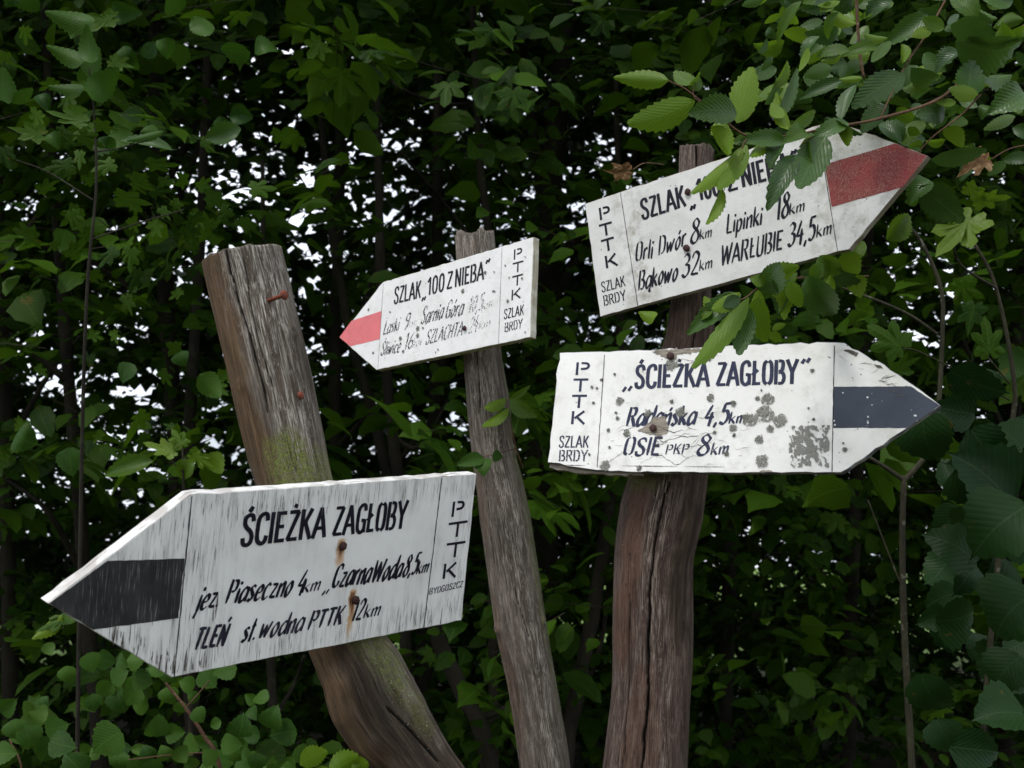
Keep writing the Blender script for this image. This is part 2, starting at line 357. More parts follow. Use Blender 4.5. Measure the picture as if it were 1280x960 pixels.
# nails holding the boards (pixel places on the boards)
NAILS = {'S1': [(427, 682, .0052), (442.5, 749, .0055)], 'S2': [(582, 410.7, .0045)], 'S3': [(860.5, 240.5, .0055), (859, 310.5, .0058)], 'S4': [(817, 535.5, .006), (838.5, 445.5, .0062)]}
RUST = []
for (a, b, L, W) in ((426.5, 682, .04, .0095), (441, 745, .075, .0075)):
    q = SG['S1'].on(a, b); RUST.append((q.x, q.y, L, W))
for k in POSE: M['board_' + k] = board_mat('board_' + k, k)

def rough_poly(P, step, amp, r):
    Q = []
    for i in range(len(P)):
        a, b = P[i], P[(i + 1) % len(P)]; n = max(1, int((b - a).length / step)); nrm = Vector((-(b - a).y, (b - a).x)).normalized()
        for k in range(n):
            q = a.lerp(b, k / n); Q.append(q + nrm * (r.gauss(0, amp) if k else 0))
    return Q
def slab(name, P, z0, z1, bev, mat, emat, parent):
    """polygon slab (counter clockwise), front at z1 with a small bevel, back at z0"""
    n = len(P); cen = sum(P, Vector((0, 0))) / n; V = []
    def ins(i, e):
        a, b, c = P[i - 1], P[i], P[(i + 1) % n]; d = ((b - a).normalized() + (c - b).normalized()).normalized(); nn = Vector((-d.y, d.x)); return b + nn * e
    for i in range(n): q = ins(i, bev); V.append((q.x, q.y, z1))
    for i in range(n): q = P[i]; V.append((q.x, q.y, z1 - bev))
    for i in range(n): q = P[i]; V.append((q.x, q.y, z0))
    Fs = [tuple(range(n)), tuple(range(3 * n - 1, 2 * n - 1, -1))]
    for i in range(n):
        j = (i + 1) % n; Fs.append((n + i, n + j, j, i)); Fs.append((2 * n + i, 2 * n + j, n + j, n + i))
    o = pydata(name, V, Fs, mat, parent); o.data.materials.append(emat)
    for f in o.data.polygons[2:]: f.material_index = 1
    return o
def ccw(P):
    a = sum(P[i - 1].x * P[i].y - P[i].x * P[i - 1].y for i in range(len(P))); return P if a > 0 else P[::-1]

# ---- glyphs: strokes on a grid with capital height 10; 's' smooth, 'p' straight
G = {}
def g(ch, wd, *st): G[ch] = (wd, [(t[0], [tuple(float(c) for c in q.split(',')) for q in t[1:].split()]) for t in st])
g('A', 5.4, 'p0,0 2.7,10', 'p2.7,10 5.4,0', 'p1.1,3.2 4.3,3.2'); g('B', 4.8, 'p.5,0 .5,10', 's1.8,9.7 3.6,9.3 3.9,7.5 3.2,5.5 1.9,5.2', 's1.9,5 3.8,4.5 4.5,2.6 3.7,.6 1.8,.3')
g('C', 4.6, 's4.3,7.6 3.9,9.4 2.4,9.8 .8,8.4 .5,5 .8,1.6 2.4,.2 3.9,.8 4.4,2.6'); g('D', 5, 'p.5,0 .5,10', 's2,9.7 3.9,8.6 4.5,5 3.9,1.4 2,.3')
g('E', 4, 'p.6,0 .6,10', 'p.6,9.5 3.9,9.5', 'p.6,5.1 3.3,5.1', 'p.6,.5 4,.5'); g('G', 4.8, 's4.4,7.8 3.8,9.5 2.4,9.8 .8,8.4 .5,5 .8,1.6 2.3,.2 3.6,.6 4.4,1.6', 'p4.4,.2 4.4,4.6', 'p4.4,4.4 2.7,4.4')
g('H', 5, 'p.6,0 .6,10', 'p4.4,0 4.4,10', 'p.6,5 4.4,5'); g('I', 1.3, 'p.65,0 .65,10'); g('K', 4.9, 'p.6,0 .6,10', 'p4.4,10 1.3,4.6', 'p1.9,5.8 4.7,0')
g('L', 3.9, 'p.6,0 .6,10', 'p.6,.5 3.9,.5'); g('Ł', 4, 'p.9,0 .9,10', 'p.9,.5 4,.5', 'p0,4.2 2.6,6.2'); g('N', 5, 'p.6,0 .6,10', 'p.6,10 4.4,0', 'p4.4,0 4.4,10')
g('O', 5, 's2,9.8 .8,8.6 .5,5 .8,1.4 2,.2', 's3,9.8 4.2,8.6 4.5,5 4.2,1.4 3,.2'); g('P', 4.7, 'p.7,0 .7,10', 's2,9.5 3.8,9.1 4.3,7.2 3.7,5.2 1.9,4.7')
g('Q', 4, 'p0,0 1,1'); g('R', 4.9, 'p.5,0 .5,10', 's1.6,9.6 3.6,9.2 4,7.4 3.4,5.5 1.6,5.1', 'p2.4,5 4.7,0'); g('S', 4.5, 's4.1,7.8 3.6,9.4 2.3,9.8 .9,9 .7,7.2 1.6,5.8 3.2,4.5 4,2.8 3.6,.9 2.2,.2 .8,.8 .4,2.5')
g('T', 4.6, 'p2.3,0 2.3,10', 'p0,9.5 4.6,9.5'); g('U', 4.8, 's.6,10 .6,2.6 1.2,.6 2.4,.2 3.6,.6 4.2,2.6 4.2,10'); g('W', 7, 'p0,10 1.5,0', 'p1.5,0 3.5,9', 'p3.5,9 5,0', 'p5,0 7,10')
g('Y', 4.9, 'p0,10 2.5,4.6', 'p4.9,10 2.5,4.6', 'p2.45,5 2.45,0'); g('Z', 4.4, 'p.3,9.5 4.3,9.5', 'p4.2,9.5 .3,.5', 'p.2,.5 4.4,.5')
g('Ś', 4.5, *['s4.1,7.8 3.6,9.4 2.3,9.8 .9,9 .7,7.2 1.6,5.8 3.2,4.5 4,2.8 3.6,.9 2.2,.2 .8,.8 .4,2.5', 'p2,10.9 3.1,12.4']); g('Ż', 4.4, 'p.3,9.5 4.3,9.5', 'p4.2,9.5 .3,.5', 'p.2,.5 4.4,.5', 'p2.2,11 2.7,12')
g('Ń', 5, 'p.6,0 .6,10', 'p.6,10 4.4,0', 'p4.4,0 4.4,10', 'p2.6,11 3.6,13.2')
g('1', 3, 'p0,7.6 2,10', 'p2,10 2,0'); g('2', 4.4, 's.4,7.6 1,9.4 2.4,10 3.8,9 3.9,7 2.6,4 .2,.4', 'p.2,.4 4.3,.4'); g('3', 4.2, 's.5,9 2,10 3.6,9 3.4,6.8 1.6,5.4', 's1.6,5.4 3.6,4.8 4,2.6 3,.6 1.4,0 .2,1.2')
g('4', 4.4, 'p2.6,10 .2,3.4', 'p.2,3.4 4.4,4', 'p3.3,6.4 2.8,-.6'); g('5', 4.4, 'p4.3,9.8 1.3,9.6', 'p1.3,9.6 .9,5.6', 's.9,5.6 2.6,6.2 3.8,4.6 3.8,2.2 2.4,.2 .3,.8')
g('6', 4.2, 's3.6,9.8 1.6,7.4 .4,3.6 .8,.8 2.2,0 3.6,1.2 3.7,3.6 2.6,5 1,4.2'); g('8', 4.4, 's3.6,8.8 2.4,10 1,9 1.2,7 3,5 4,2.6 3.2,.4 1.4,0 .3,1.6 .8,3.6 3,6 3.8,7.8 3.6,8.8')
g('9', 4.2, 's3.4,6 2,5.4 .7,6.6 .9,9 2.2,10 3.5,9 3.6,6.4 2.8,3 1.4,0'); g('0', 4.6, 's2.3,10 .9,8.6 .5,5 .9,1.2 2.2,0 3.7,1.4 4.1,5 3.7,8.6 2.3,10')
g('a', 4.2, 's3.9,5 2.3,6 .6,3.5 .6,.7 1.9,0 3.7,2.4', 'p4.2,6.1 3.9,0'); g('ą', 4.2, 's3.9,5 2.3,6 .6,3.5 .6,.7 1.9,0 3.7,2.4', 'p4.2,6.1 3.9,0', 's3.9,0 3.3,-1.6 4.3,-2.2')
g('b', 4, 'p.5,10 .4,0'); g('c', 3.6, 's3.5,5.2 2.1,6 .5,3.5 .8,.5 2.1,0 3.5,.9'); g('d', 4.2, 's3.9,5 2.3,6 .6,3.5 .6,.7 1.9,0 3.7,2.4', 'p4.3,10 3.9,0')
g('e', 3.7, 's.7,2.8 3,3.4 3.4,5.2 2.1,6 .6,3.9 .6,.8 2,0 3.6,1'); g('i', 1.2, 'p.6,6 .5,0', 'p.7,7.6 .9,8.8'); g('j', 1.6, 'p1.2,6 1,-1', 'p1,-1 .2,-3.4', 'p1.5,7.6 1.8,9')
g('k', 3.8, 'p.5,9.6 .4,0', 'p3.5,6 .7,2.8', 'p1.4,3.4 3.7,0'); g('l', 1.2, 'p.7,10 .5,0'); g('ł', 1.6, 'p.9,10 .7,0', 'p0,4.6 1.8,6.2')
g('m', 5.6, 'p.5,6 .4,0', 's.5,3.6 2,6 2.8,5.2 2.7,0', 's2.8,3.6 4.3,6 5.1,5.2 5,0'); g('n', 3.9, 'p.5,6 .4,0', 's.5,3.4 2.4,6 3.4,5.2 3.3,0'); g('ń', 3.9, 'p.5,6 .4,0', 's.5,3.4 2.4,6 3.4,5.2 3.3,0', 'p2.2,7.4 3.2,9.2')
g('o', 3.9, 's2.2,6 .6,3.4 .8,.6 2,0 3.5,2.8 3.2,5.3 2.2,6'); g('ó', 3.9, 's2.2,6 .6,3.4 .8,.6 2,0 3.5,2.8 3.2,5.3 2.2,6', 'p2.2,7.3 3.2,9.2'); g('p', 3.9, 'p.5,6.2 .3,-3.2', 's.5,5 2.4,6.1 3.5,4 2.6,.6 1.4,0 .6,.8')
g('r', 2.8, 'p.5,6 .4,0', 's.5,3.4 1.6,5.8 2.8,5.6'); g('s', 3.3, 's3.1,5.4 1.8,6 .7,4.8 2.7,2 1.6,.1 .2,.8'); g('t', 2.6, 'p1.6,9.4 1.1,0', 'p.1,6.2 2.9,6.6')
g('w', 5.4, 'p.3,6 .8,0', 'p.8,0 2.9,5.2', 'p2.9,5.2 3.2,0', 'p3.2,0 5.4,6.4'); g('z', 3.6, 'p.3,5.8 3.4,5.8', 'p3.4,5.8 .4,.3', 'p.3,.3 3.6,.3')
g('.', 1, 'p.2,.1 .8,1'); g(',', 1.2, 'p1,.9 .1,-1.6'); g('„', 2.6, 'p.9,.6 .1,-1.4', 'p2.4,.9 1.6,-1.1'); g('”', 2.8, 'p1.2,10.8 .4,9', 'p2.7,11.1 1.9,9.3'); g(' ', 2.4)

def word(sign, parent, text, p0, p1, cap, style='block', mat=None, wgt=1.0, shear=0.0, cap1=None, name=None):
    """one painted word: p0 / p1 = pixels of the two ends of its baseline, cap = capital height in metres"""
    a, b = sign.on(*p0), sign.on(*p1); d = b - a; L = d.length; d.normalize(); up = Vector((-d.y, d.x))
    if abs(up.y) > .5: up = (up * .0 + Vector((0, 1)))       # verticals follow the board
    up = up + d * shear; gap = 1.15 if style == 'block' else 1.0
    tot = sum(G[c][0] for c in text) + gap * (len(text) - 1); kx = L / tot; r = random.Random(hash_text(text))
    V, Fs, x, si = [], [], 0.0, 0
    cap1 = cap1 or cap
    for c in text:
        wd, st = G[c]
        jy = r.uniform(-.25, .25) * (0 if style == 'block' else 1); js = 1 + r.uniform(-.05, .05) * (0 if style == 'block' else 1)
        for (kind, P) in st:
            pts = catmull([Vector((q[0], q[1], 0)) for q in P], 6) if kind == 's' else [Vector((*P[0], 0)).lerp(Vector((*P[-1], 0)), t) for t in (0, .25, .5, .75, 1)]
            tt = (x) / tot; ch = cap + (cap1 - cap) * tt; W = []
            for q in pts: W.append(a + d * ((x + q.x) * kx) + up * ((q.y + jy) * js * ch / 10))
            n = len(W); z = .0004 + .00004 * (si % 8); si += 1
            for i in range(n):
                e = (W[min(i + 1, n - 1)] - W[max(i - 1, 0)]).normalized(); nn = Vector((-e.y, e.x))
                if style == 'block':
                    hw = ch * .056 * wgt * (1 + .22 * abs(e.y))
                    if text in ('PTTK',): hw = ch * .085 * wgt
                else:
                    ang = math.atan2(e.y, e.x); hw = ch * wgt * (.02 + .045 * abs(math.sin(ang - math.radians(35))))
                    t = i / (n - 1); hw *= .55 + .75 * min(1, 4 * t) * (1 if t < .8 else 1 - (t - .8) * 1.6) * .75 + .1
                hw *= 1 + r.uniform(-.07, .07); off = W[i]
                ext = 0
                if i == 0: ext = -hw * .15
                if i == n - 1: ext = hw * .15
                q = off + e * ext; V += [(q.x + nn.x * hw, q.y + nn.y * hw, z), (q.x - nn.x * hw, q.y - nn.y * hw, z)]
            b0 = len(V) - 2 * n
            for i in range(n - 1): Fs.append((b0 + 2 * i + 1, b0 + 2 * i + 3, b0 + 2 * i + 2, b0 + 2 * i))
        x += wd + gap
    o = pydata(name or 'lettering', V, Fs, mat, parent); o['label'] = 'painted word ' + text.strip() if text.strip('„”.,') else 'painted quotation mark'
    return o
def hash_text(t): return sum((i + 3) * ord(c) for i, c in enumerate(t)) % 9973
def strip(sign, parent, p0, p1, wd, mat, z=.0005, name='divider_line'):
    a, b = sign.on(*p0), sign.on(*p1); r = random.Random(int(p0[0])); V, Fs = [], []; n = 30; d = (b - a).normalized(); nn = Vector((-d.y, d.x))
    for i in range(n + 1):
        q = a.lerp(b, i / n) + nn * r.gauss(0, wd * .12); h = wd / 2 * r.uniform(.6, 1.2); V += [(q.x + nn.x * h, q.y + nn.y * h, z), (q.x - nn.x * h, q.y - nn.y * h, z)]
    for i in range(n): Fs.append((2 * i + 1, 2 * i + 3, 2 * i + 2, 2 * i))
    return pydata(name, V, Fs, mat, parent)
def flat_poly(sign, parent, P, mat, name, z=.0003):
    Q = ccw([sign.on(*p) for p in P]); Q = rough_poly(Q, .006, .00025, random.Random(4)); return pydata(name, [(q.x, q.y, z) for q in Q], [tuple(range(len(Q)))], mat, parent)
def nail(name, c, zdir, rad, mat, parent, shank=.0, tilt=(0, 0), z0=0.0):
    """domed, slightly battered round head on a shank, in the parent's frame"""
    r = random.Random(int(c[0] * 1e4) & 1023); V, Fs = [], []; n = 14
    prof = [(.42, -shank - .004), (.42, z0 + .0002), (1.0, z0 + .0004), (1.03, z0 + .0016), (.8, z0 + .003), (.4, z0 + .0038)]
    prof = [(a * rad, z) for a, z in prof]; wob = [1 + r.uniform(-.08, .08) for _ in range(n)]
    for (a, z) in prof:
        for k in range(n):
            t = 2 * math.pi * k / n; V.append((c[0] + a * wob[k] * math.cos(t) + tilt[0] * z, c[1] + a * wob[k] * math.sin(t) + tilt[1] * z, z))
    V.append((c[0] + tilt[0] * z0, c[1], z0 + .004))
    for i in range(len(prof) - 1):
        for k in range(n): Fs.append((i * n + k, i * n + (k + 1) % n, (i + 1) * n + (k + 1) % n, (i + 1) * n + k))
    for k in range(n): Fs.append(((len(prof) - 1) * n + k, (len(prof) - 1) * n + (k + 1) % n, len(V) - 1))
    return pydata(name, V, Fs, mat, parent, True)

SPEC = {
 'S1': dict(out=[(60, 754), (237.5, 618.5), (595.6, 592.5), (577, 775.5), (214.5, 847)], th=.017,
   label='lowest arrow sign, grey-white with a black stripe, pointing left on the thick leaning post',
   seams=[((239.5, 620), (217.5, 846.5)), ((552.3, 597), (529.5, 784.5))], stripe=[(230.6, 698), (222.8, 772.5), (116.5, 787), (61.5, 754), (134, 701)]),
 'S2': dict(out=[(424, 421.5), (478.5, 352.7), (667, 296.3), (662.7, 421.5), (470.5, 462.5)], th=.014,
   label='small arrow sign with a faded pink stripe, pointing left on the slender middle post',
   seams=[((479.3, 354), (472.5, 461.5)), ((627.7, 309), (623.3, 429))], stripe=[(476.8, 388.8), (475, 423.8), (438.4, 433), (424.4, 421.5), (439.5, 401)]),
 'S3': dict(out=[(731, 254.5), (915, 193.8), (1035, 152), (1075, 162.5), (1160, 195), (1061.5, 312), (1047, 314.6), (750, 396)], th=.014,
   label='topmost arrow sign with a dull red stripe, pointing right behind the overhanging leaves',
   seams=[((775.5, 240.5), (797.5, 383)), ((1022, 157), (1047, 314))], stripe=[(1030.5, 205.6), (1039.7, 258.7), (1127.9, 234), (1159, 195.3), (1118.7, 179.5)]),
 'S4': dict(out=[(699.5, 440.8), (770, 438.5), (827, 436.5), (880, 434), (930, 431), (1042.5, 427.7), (1056, 428.3), (1066, 436), (1072, 437.5), (1092, 451), (1096, 450.5), (1140, 480), (1176, 507), (1051, 590.8), (1040, 590.6), (800, 590.5), (746, 588), (722, 584.5), (709, 583), (700, 579.5), (684.5, 578)], th=.016,
   label='lichen-spotted arrow sign with a slate blue stripe, pointing right on the stout post',
   seams=[((755.8, 443.6), (746.6, 584)), ((1043, 432), (1040, 589.5))], stripe=[(1042.3, 483.4), (1040.8, 534.9), (1133, 535), (1175, 507), (1138.5, 483)])}
SIGN = {}
for k, S in SPEC.items():
    s = SG[k]; e = empty('arrow_sign', (0, 0, 0), S['label'], 'signpost arm', 'hand-painted wooden arrow signs on the posts'); e.matrix_world = s.M; SIGN[k] = e
    P = ccw([s.on(*p) for p in S['out']]); P = rough_poly(P, .012, .00035 if k != 'S4' else .0007, random.Random(3))
    slab('board', P, -S['th'], 0, .0009, M['board_' + k], M['edge_' + k], e)
    q = flat_poly(s, e, S['stripe'], M['stripe_' + k], 'arrow_stripe')
    for a, b in S['seams']: strip(s, e, a, b, {'S1': .0014, 'S2': .0007, 'S3': .0011, 'S4': .0013}[k], M['ink1'] if k == 'S1' else M['ink3'])
    for (px, py, r) in NAILS[k]:
        c = s.on(px, py); nail('nail', c, 1, r, M['rust_dark'] if k == 'S4' else M['rust'], e, shank=.03, z0=.002)

def W(k, text, p0, p1, cap, **kw): return word(SG[k], SIGN[k], text, p0, p1, cap, **kw)
B = dict(style='block'); I = dict(style='brush', shear=.28)
# S1
W('S1', 'ŚCIEŻKA', (300.5, 683), (405, 671), .0355, mat=M['ink1'], wgt=1.15, shear=.04); W('S1', 'ZAGŁOBY', (415.5, 670), (505, 660), .0355, mat=M['ink1'], wgt=1.05, shear=.04)
i1 = dict(style='brush', shear=.28, mat=M['ink1'], wgt=1.15)
W('S1', 'jez.', (244, 762), (271, 758), .0265, **i1); W('S1', 'Piaseczno', (280.5, 754.7), (361.5, 744.2), .0275, **i1); W('S1', '4', (369, 743), (378, 742), .0275, **i1); W('S1', 'km', (377, 741), (398, 737.5), .017, **i1)
W('S1', '„', (403, 741), (411, 739), .026, **i1); W('S1', 'Czarna', (413.4, 735.2), (460.3, 727.8), .0285, **i1); W('S1', 'Woda', (463.4, 727.8), (499.4, 721.5), .0285, **i1); W('S1', '8,5', (502.5, 720.8), (519, 717.5), .027, **i1); W('S1', 'km', (519.5, 717.6), (533.5, 715), .018, **i1)
W('S1', 'TLEŃ', (240, 812.4), (279, 807), .0235, mat=M['ink1w'], style='brush', shear=.3, wgt=1.45); W('S1', 'st.', (301, 802.8), (316.8, 800.2), .027, **i1); W('S1', 'wodna', (322.7, 798.3), (376, 788.8), .026, mat=M['ink1w'], style='brush', shear=.28, wgt=1.15)
W('S1', 'PTTK', (383.5, 787.3), (425, 780), .0225, name='lettering', mat=M['ink1w'], style='brush', shear=.3, wgt=1.5); W('S1', '12', (437.7, 776.3), (450.5, 774), .026, **i1); W('S1', 'km', (453.3, 772.5), (473, 769), .0185, **i1)
pb = dict(style='block', mat=M['ink1'], wgt=1.5)
for t, a, b in (('P', (563, 646), (579, 644)), ('T', (559, 672.5), (582, 669)), ('T', (556.4, 698), (579.5, 694.5)), ('K', (552.3, 723.5), (569.5, 721))): W('S1', t, a, b, .0198, **pb)
W('S1', 'BYDGOSZCZ', (536, 743.4), (577.5, 733.5), .0085, style='block', mat=M['ink1w'], wgt=1.1, shear=.1)
# S2
W('S2', 'SZLAK', (492.5, 380.3), (525.5, 372), .0345, mat=M['ink2'], wgt=1.0); W('S2', '„', (527.5, 373.5), (532.5, 372.3), .034, mat=M['ink2']); W('S2', '100', (534.3, 369.2), (555, 363), .0345, mat=M['ink2']); W('S2', 'Z', (558.7, 362), (565, 360.4), .0345, mat=M['ink2'])
W('S2', 'NIEBA', (568.8, 359), (604.3, 349.3), .0345, mat=M['ink2']); W('S2', '”', (606, 350), (611.5, 348), .034, mat=M['ink2'])
i2 = dict(style='brush', shear=.27, mat=M['ink2w'], wgt=.85); i2g = dict(style='brush', shear=.27, mat=M['ink2g'], wgt=1.0)
W('S2', 'Łaski', (478.5, 418.8), (497.8, 413.2), .029, **i2); W('S2', '9', (504, 413.5), (510, 411.5), .031, **i2); W('S2', 'km', (508.5, 410), (520.5, 406.7), .017, **i2g)
W('S2', 'Sarnia', (525.5, 406), (552.5, 398.5), .033, **i2); W('S2', 'Góra', (556, 398.5), (577.5, 393.8), .033, **i2); W('S2', '10,5', (584.5, 392), (602, 387), .03, **i2g); W('S2', 'km', (602, 387), (614.5, 383.6), .018, **i2g)
W('S2', 'Śliwice', (475.4, 444.8), (499.5, 439.5), .0275, **i2); W('S2', '16', (504, 438), (514.7, 435), .031, **i2); W('S2', 'km', (515.4, 434.6), (525.5, 431.7), .019, **i2g)
W('S2', 'SZLACHTA', (531.6, 431.2), (577, 418.8), .0265, **i2); W('S2', '24', (585, 417.5), (596, 413.4), .028, **i2g); W('S2', 'km', (598, 412), (612, 408), .017, **i2g)
p2 = dict(style='block', mat=M['ink2'], wgt=1.35)
for t, a, b in (('P', (641.5, 324.7), (652.6, 321.8)), ('T', (640.6, 341.7), (653.8, 338.4)), ('T', (640, 358.3), (653.2, 355)), ('K', (638.8, 375.5), (651, 372.3))): W('S2', t, a, b, .0185, **p2)
W('S2', 'SZLAK', (630, 399.2), (654.6, 393.2), .018, mat=M['ink2'], wgt=.9); W('S2', 'BRDY', (631, 415.5), (652.6, 410), .017, mat=M['ink2w'], wgt=1.1)
# S3
W('S3', 'SZLAK', (803.3, 275), (857.3, 257.3), .035, mat=M['ink3'], wgt=1.1); W('S3', '„', (863, 259.5), (869.7, 257.5), .034, mat=M['ink3']); W('S3', '100', (874, 250.5), (901, 243), .035, mat=M['ink3'], wgt=1.1); W('S3', 'Z', (911, 240), (922.5, 236.5), .035, mat=M['ink3'], wgt=1.1)
W('S3', 'NIEBA', (928.8, 234), (988, 217.5), .035, mat=M['ink3'], wgt=1.15); W('S3', '”', (992, 218), (1000, 216), .034, mat=M['ink3'])
i3 = dict(style='brush', shear=.25, mat=M['ink3'], wgt=.95)
W('S3', 'Orli', (794, 326.8), (815.5, 322.3), .031, **i3); W('S3', 'Dwór', (823, 319.5), (856.6, 307), .030, **i3); W('S3', '8', (863, 305.5), (873.5, 301.8), .037, **i3); W('S3', 'km', (874.5, 299.5), (889.4, 296), .018, **i3)
W('S3', 'Lipinki', (907.8, 292.2), (952, 280.5), .030, **i3); W('S3', '18', (969, 275.5), (985.6, 270.3), .037, **i3); W('S3', 'km', (986.5, 268.6), (1005.3, 263.5), .019, **i3)
W('S3', 'Bąkowo', (797.8, 363), (846.6, 349.5), .032, **i3); W('S3', '32', (852.2, 346.3), (872.6, 341.8), .036, **i3); W('S3', 'km', (874, 338.8), (890, 334.5), .019, **i3)
W('S3', 'WARŁUBIE', (901.2, 333), (977.2, 312), .031, **i3); W('S3', '34,5', (984.7, 308.7), (1018.4, 299.8), .035, **i3); W('S3', 'km', (1020.3, 297), (1039, 292.2), .021, **i3)
p3 = dict(style='block', mat=M['ink3'], wgt=1.5)
for t, a, b in (('P', (749.5, 275.3), (763.6, 271.8)), ('T', (750.6, 296.2), (766.4, 292)), ('T', (753.2, 315.5), (769, 311)), ('K', (757.3, 335.6), (772.5, 331.3))): W('S3', t, a, b, .021, **p3)
W('S3', 'SZLAK', (752.7, 365.7), (782, 357.3), .018, mat=M['ink3'], wgt=.85); W('S3', 'BRDY', (755.5, 382.3), (782.5, 375), .0175, mat=M['ink3'], wgt=.9)
# S4
W('S4', '„', (778.3, 485.8), (790.5, 485.2), .036, mat=M['ink4']); W('S4', 'ŚCIEŻKA', (793.6, 485.4), (885.5, 483), .0385, mat=M['ink4'], wgt=1.15); W('S4', 'ZAGŁOBY', (895.8, 482.5), (996, 479.5), .0385, mat=M['ink4'], wgt=1.1); W('S4', '”', (1000, 480), (1012, 479.5), .036, mat=M['ink4'], wgt=1.1)
i4 = dict(style='brush', shear=.2, mat=M['ink4'], wgt=1.25)
W('S4', 'Radańska', (782.5, 532.5), (867.5, 531), .0325, **i4); W('S4', '4,5', (879, 530.8), (909, 530), .033, **i4); W('S4', 'km', (910.6, 529.3), (930.3, 529), .020, **i4)
W('S4', 'OSIE', (778, 569.3), (823, 569.3), .030, **i4); W('S4', 'PKP', (831, 568.3), (859.5, 567.3), .0165, **i4); W('S4', '8', (870.5, 569.3), (885, 568.6), .0315, **i4); W('S4', 'km', (888, 568.3), (909, 567.8), .021, style='brush', shear=.2, mat=M['ink4w'], wgt=1.2)
p4 = dict(style='block', mat=M['ink4'], wgt=1.5)
for t, a, b in (('P', (718.3, 468.6), (736.7, 468.6)), ('T', (716, 489.3), (734.2, 489.3)), ('T', (714.3, 509.7), (732.4, 509.7)), ('K', (713.2, 530), (730.9, 530))): W('S4', t, a, b, .0215, **p4)
W('S4', 'SZLAK', (698.6, 559.4), (735.2, 559.4), .0195, mat=M['ink4'], wgt=.95); W('S4', 'BRDY', (698.6, 576.4), (733.6, 576.4), .0185, mat=M['ink4w'], wgt=1.1)

# ---- S4: torn lower left edge (a back ply showing), bare wood round the nails, cracks in the paint, lichen
s4, e4 = SG['S4'], SIGN['S4']
P = ccw([s4.on(*p) for p in [(686, 560), (684, 583), (693, 586.5), (706, 587), (716, 590), (735, 590.5), (760, 593), (800, 593), (800, 570), (700, 560)]])
o = slab('back_ply', rough_poly(P, .006, .0009, random.Random(8)), -.019, -.0085, .0006, M['bare_wood'], M['bare_wood'], e4)
def blob(sign, parent, name, pts, mat, z, amp=.0008, seed=1):
    r = random.Random(seed); Q = rough_poly(ccw([sign.on(*p) for p in pts]), .003, amp, r); return pydata(name, [(q.x, q.y, z) for q in Q], [tuple(range(len(Q)))], mat, parent)
blob(s4, e4, 'bare_wood_patch', [(797, 538), (808, 531), (818, 521), (830, 520), (836, 533), (835, 540), (824, 545), (812, 544)], M['bare_wood'], .0007, .0012, 1)
blob(s4, e4, 'bare_wood_patch', [(815, 439.8), (827, 437.5), (855, 436.5), (875, 435.4), (878, 438.8), (860, 441.5), (846, 443), (845, 450), (835, 448.5), (822, 443.5)], M['bare_wood'], .0008, .001, 2)
blob(s4, e4, 'bare_wood_patch', [(1051, 437), (1061, 437), (1068, 439), (1073, 441), (1070, 446), (1062, 441.5)], M['crack'], .0007, .0006, 3)
blob(s4, e4, 'bare_wood_patch', [(1092, 455), (1101, 457), (1104, 461), (1096, 459.5)], M['crack'], .0007, .0004, 4)
blob(s4, e4, 'bare_wood_patch', [(949, 590), (955, 587.5), (965, 588.5), (966, 590.3)], M['bare_wood'], .0007, .0004, 5)
def wander(sign, p, length, seed, sy=.25, wd=.0005):
    r = random.Random(seed); q = sign.on(*p); V = []; y = 0; a = r.uniform(-.1, .1); n = max(4, int(length / .0022)); pts = []
    for i in range(n):
        a += r.gauss(0, .35); a *= .8; y += a * .0022 * sy * 4; pts.append((q.x + i * .0022, min(.094, max(-.0935, q.y + y))))
    for i, (x, yy) in enumerate(pts):
        t = i / (n - 1); h = wd * (.25 + math.sin(math.pi * t)) * r.uniform(.4, 1.1) * .5; V += [(x, yy + h), (x, yy - h)]
    return V
V, Fs = [], []; r = random.Random(5)
cr = [(798, 538, .05, .0022), (806, 541, .05, .0014), (772, 540, .03, .0008), (820, 531, .05, .0012), (840, 524, .045, .001), (836, 548, .06, .0009), (850, 556, .06, .0008), (815, 554, .03, .001), (862, 562, .05, .0007), (775, 583, .1, .001), (800, 579, .1, .0009), (855, 583, .07, .0007), (750, 580, .05, .0008), (840, 445, .05, .001), (850, 450, .04, .0008), (822, 438, .03, .0012), (868, 518, .04, .0008), (700, 582, .05, .001)]
for _ in range(34): cr.append((r.gauss(835, 42), r.gauss(556, 17), r.uniform(.008, .03), r.uniform(.0003, .0007)))
for _ in range(16): cr.append((r.uniform(1060, 1140), 0, r.uniform(.01, .025), r.uniform(.0004, .0009)))
for i, (x, y, L, wd) in enumerate(cr):
    if y == 0: y = 436 + (x - 1060) * .62 + r.uniform(2, 9); x -= 14
    y = min(max(y, 443 if x > 800 else 446), 585)
    vs = wander(s4, (x, y), L, i + 40, .3, wd); b0 = len(V); V += [(a, b, .00062 + .00003 * (i % 4)) for a, b in vs]
    for k in range(len(vs) // 2 - 1): Fs.append((b0 + 2 * k + 1, b0 + 2 * k + 3, b0 + 2 * k + 2, b0 + 2 * k))
o = pydata('paint_cracks', V, Fs, M['crack'], e4); o['kind'] = 'stuff'
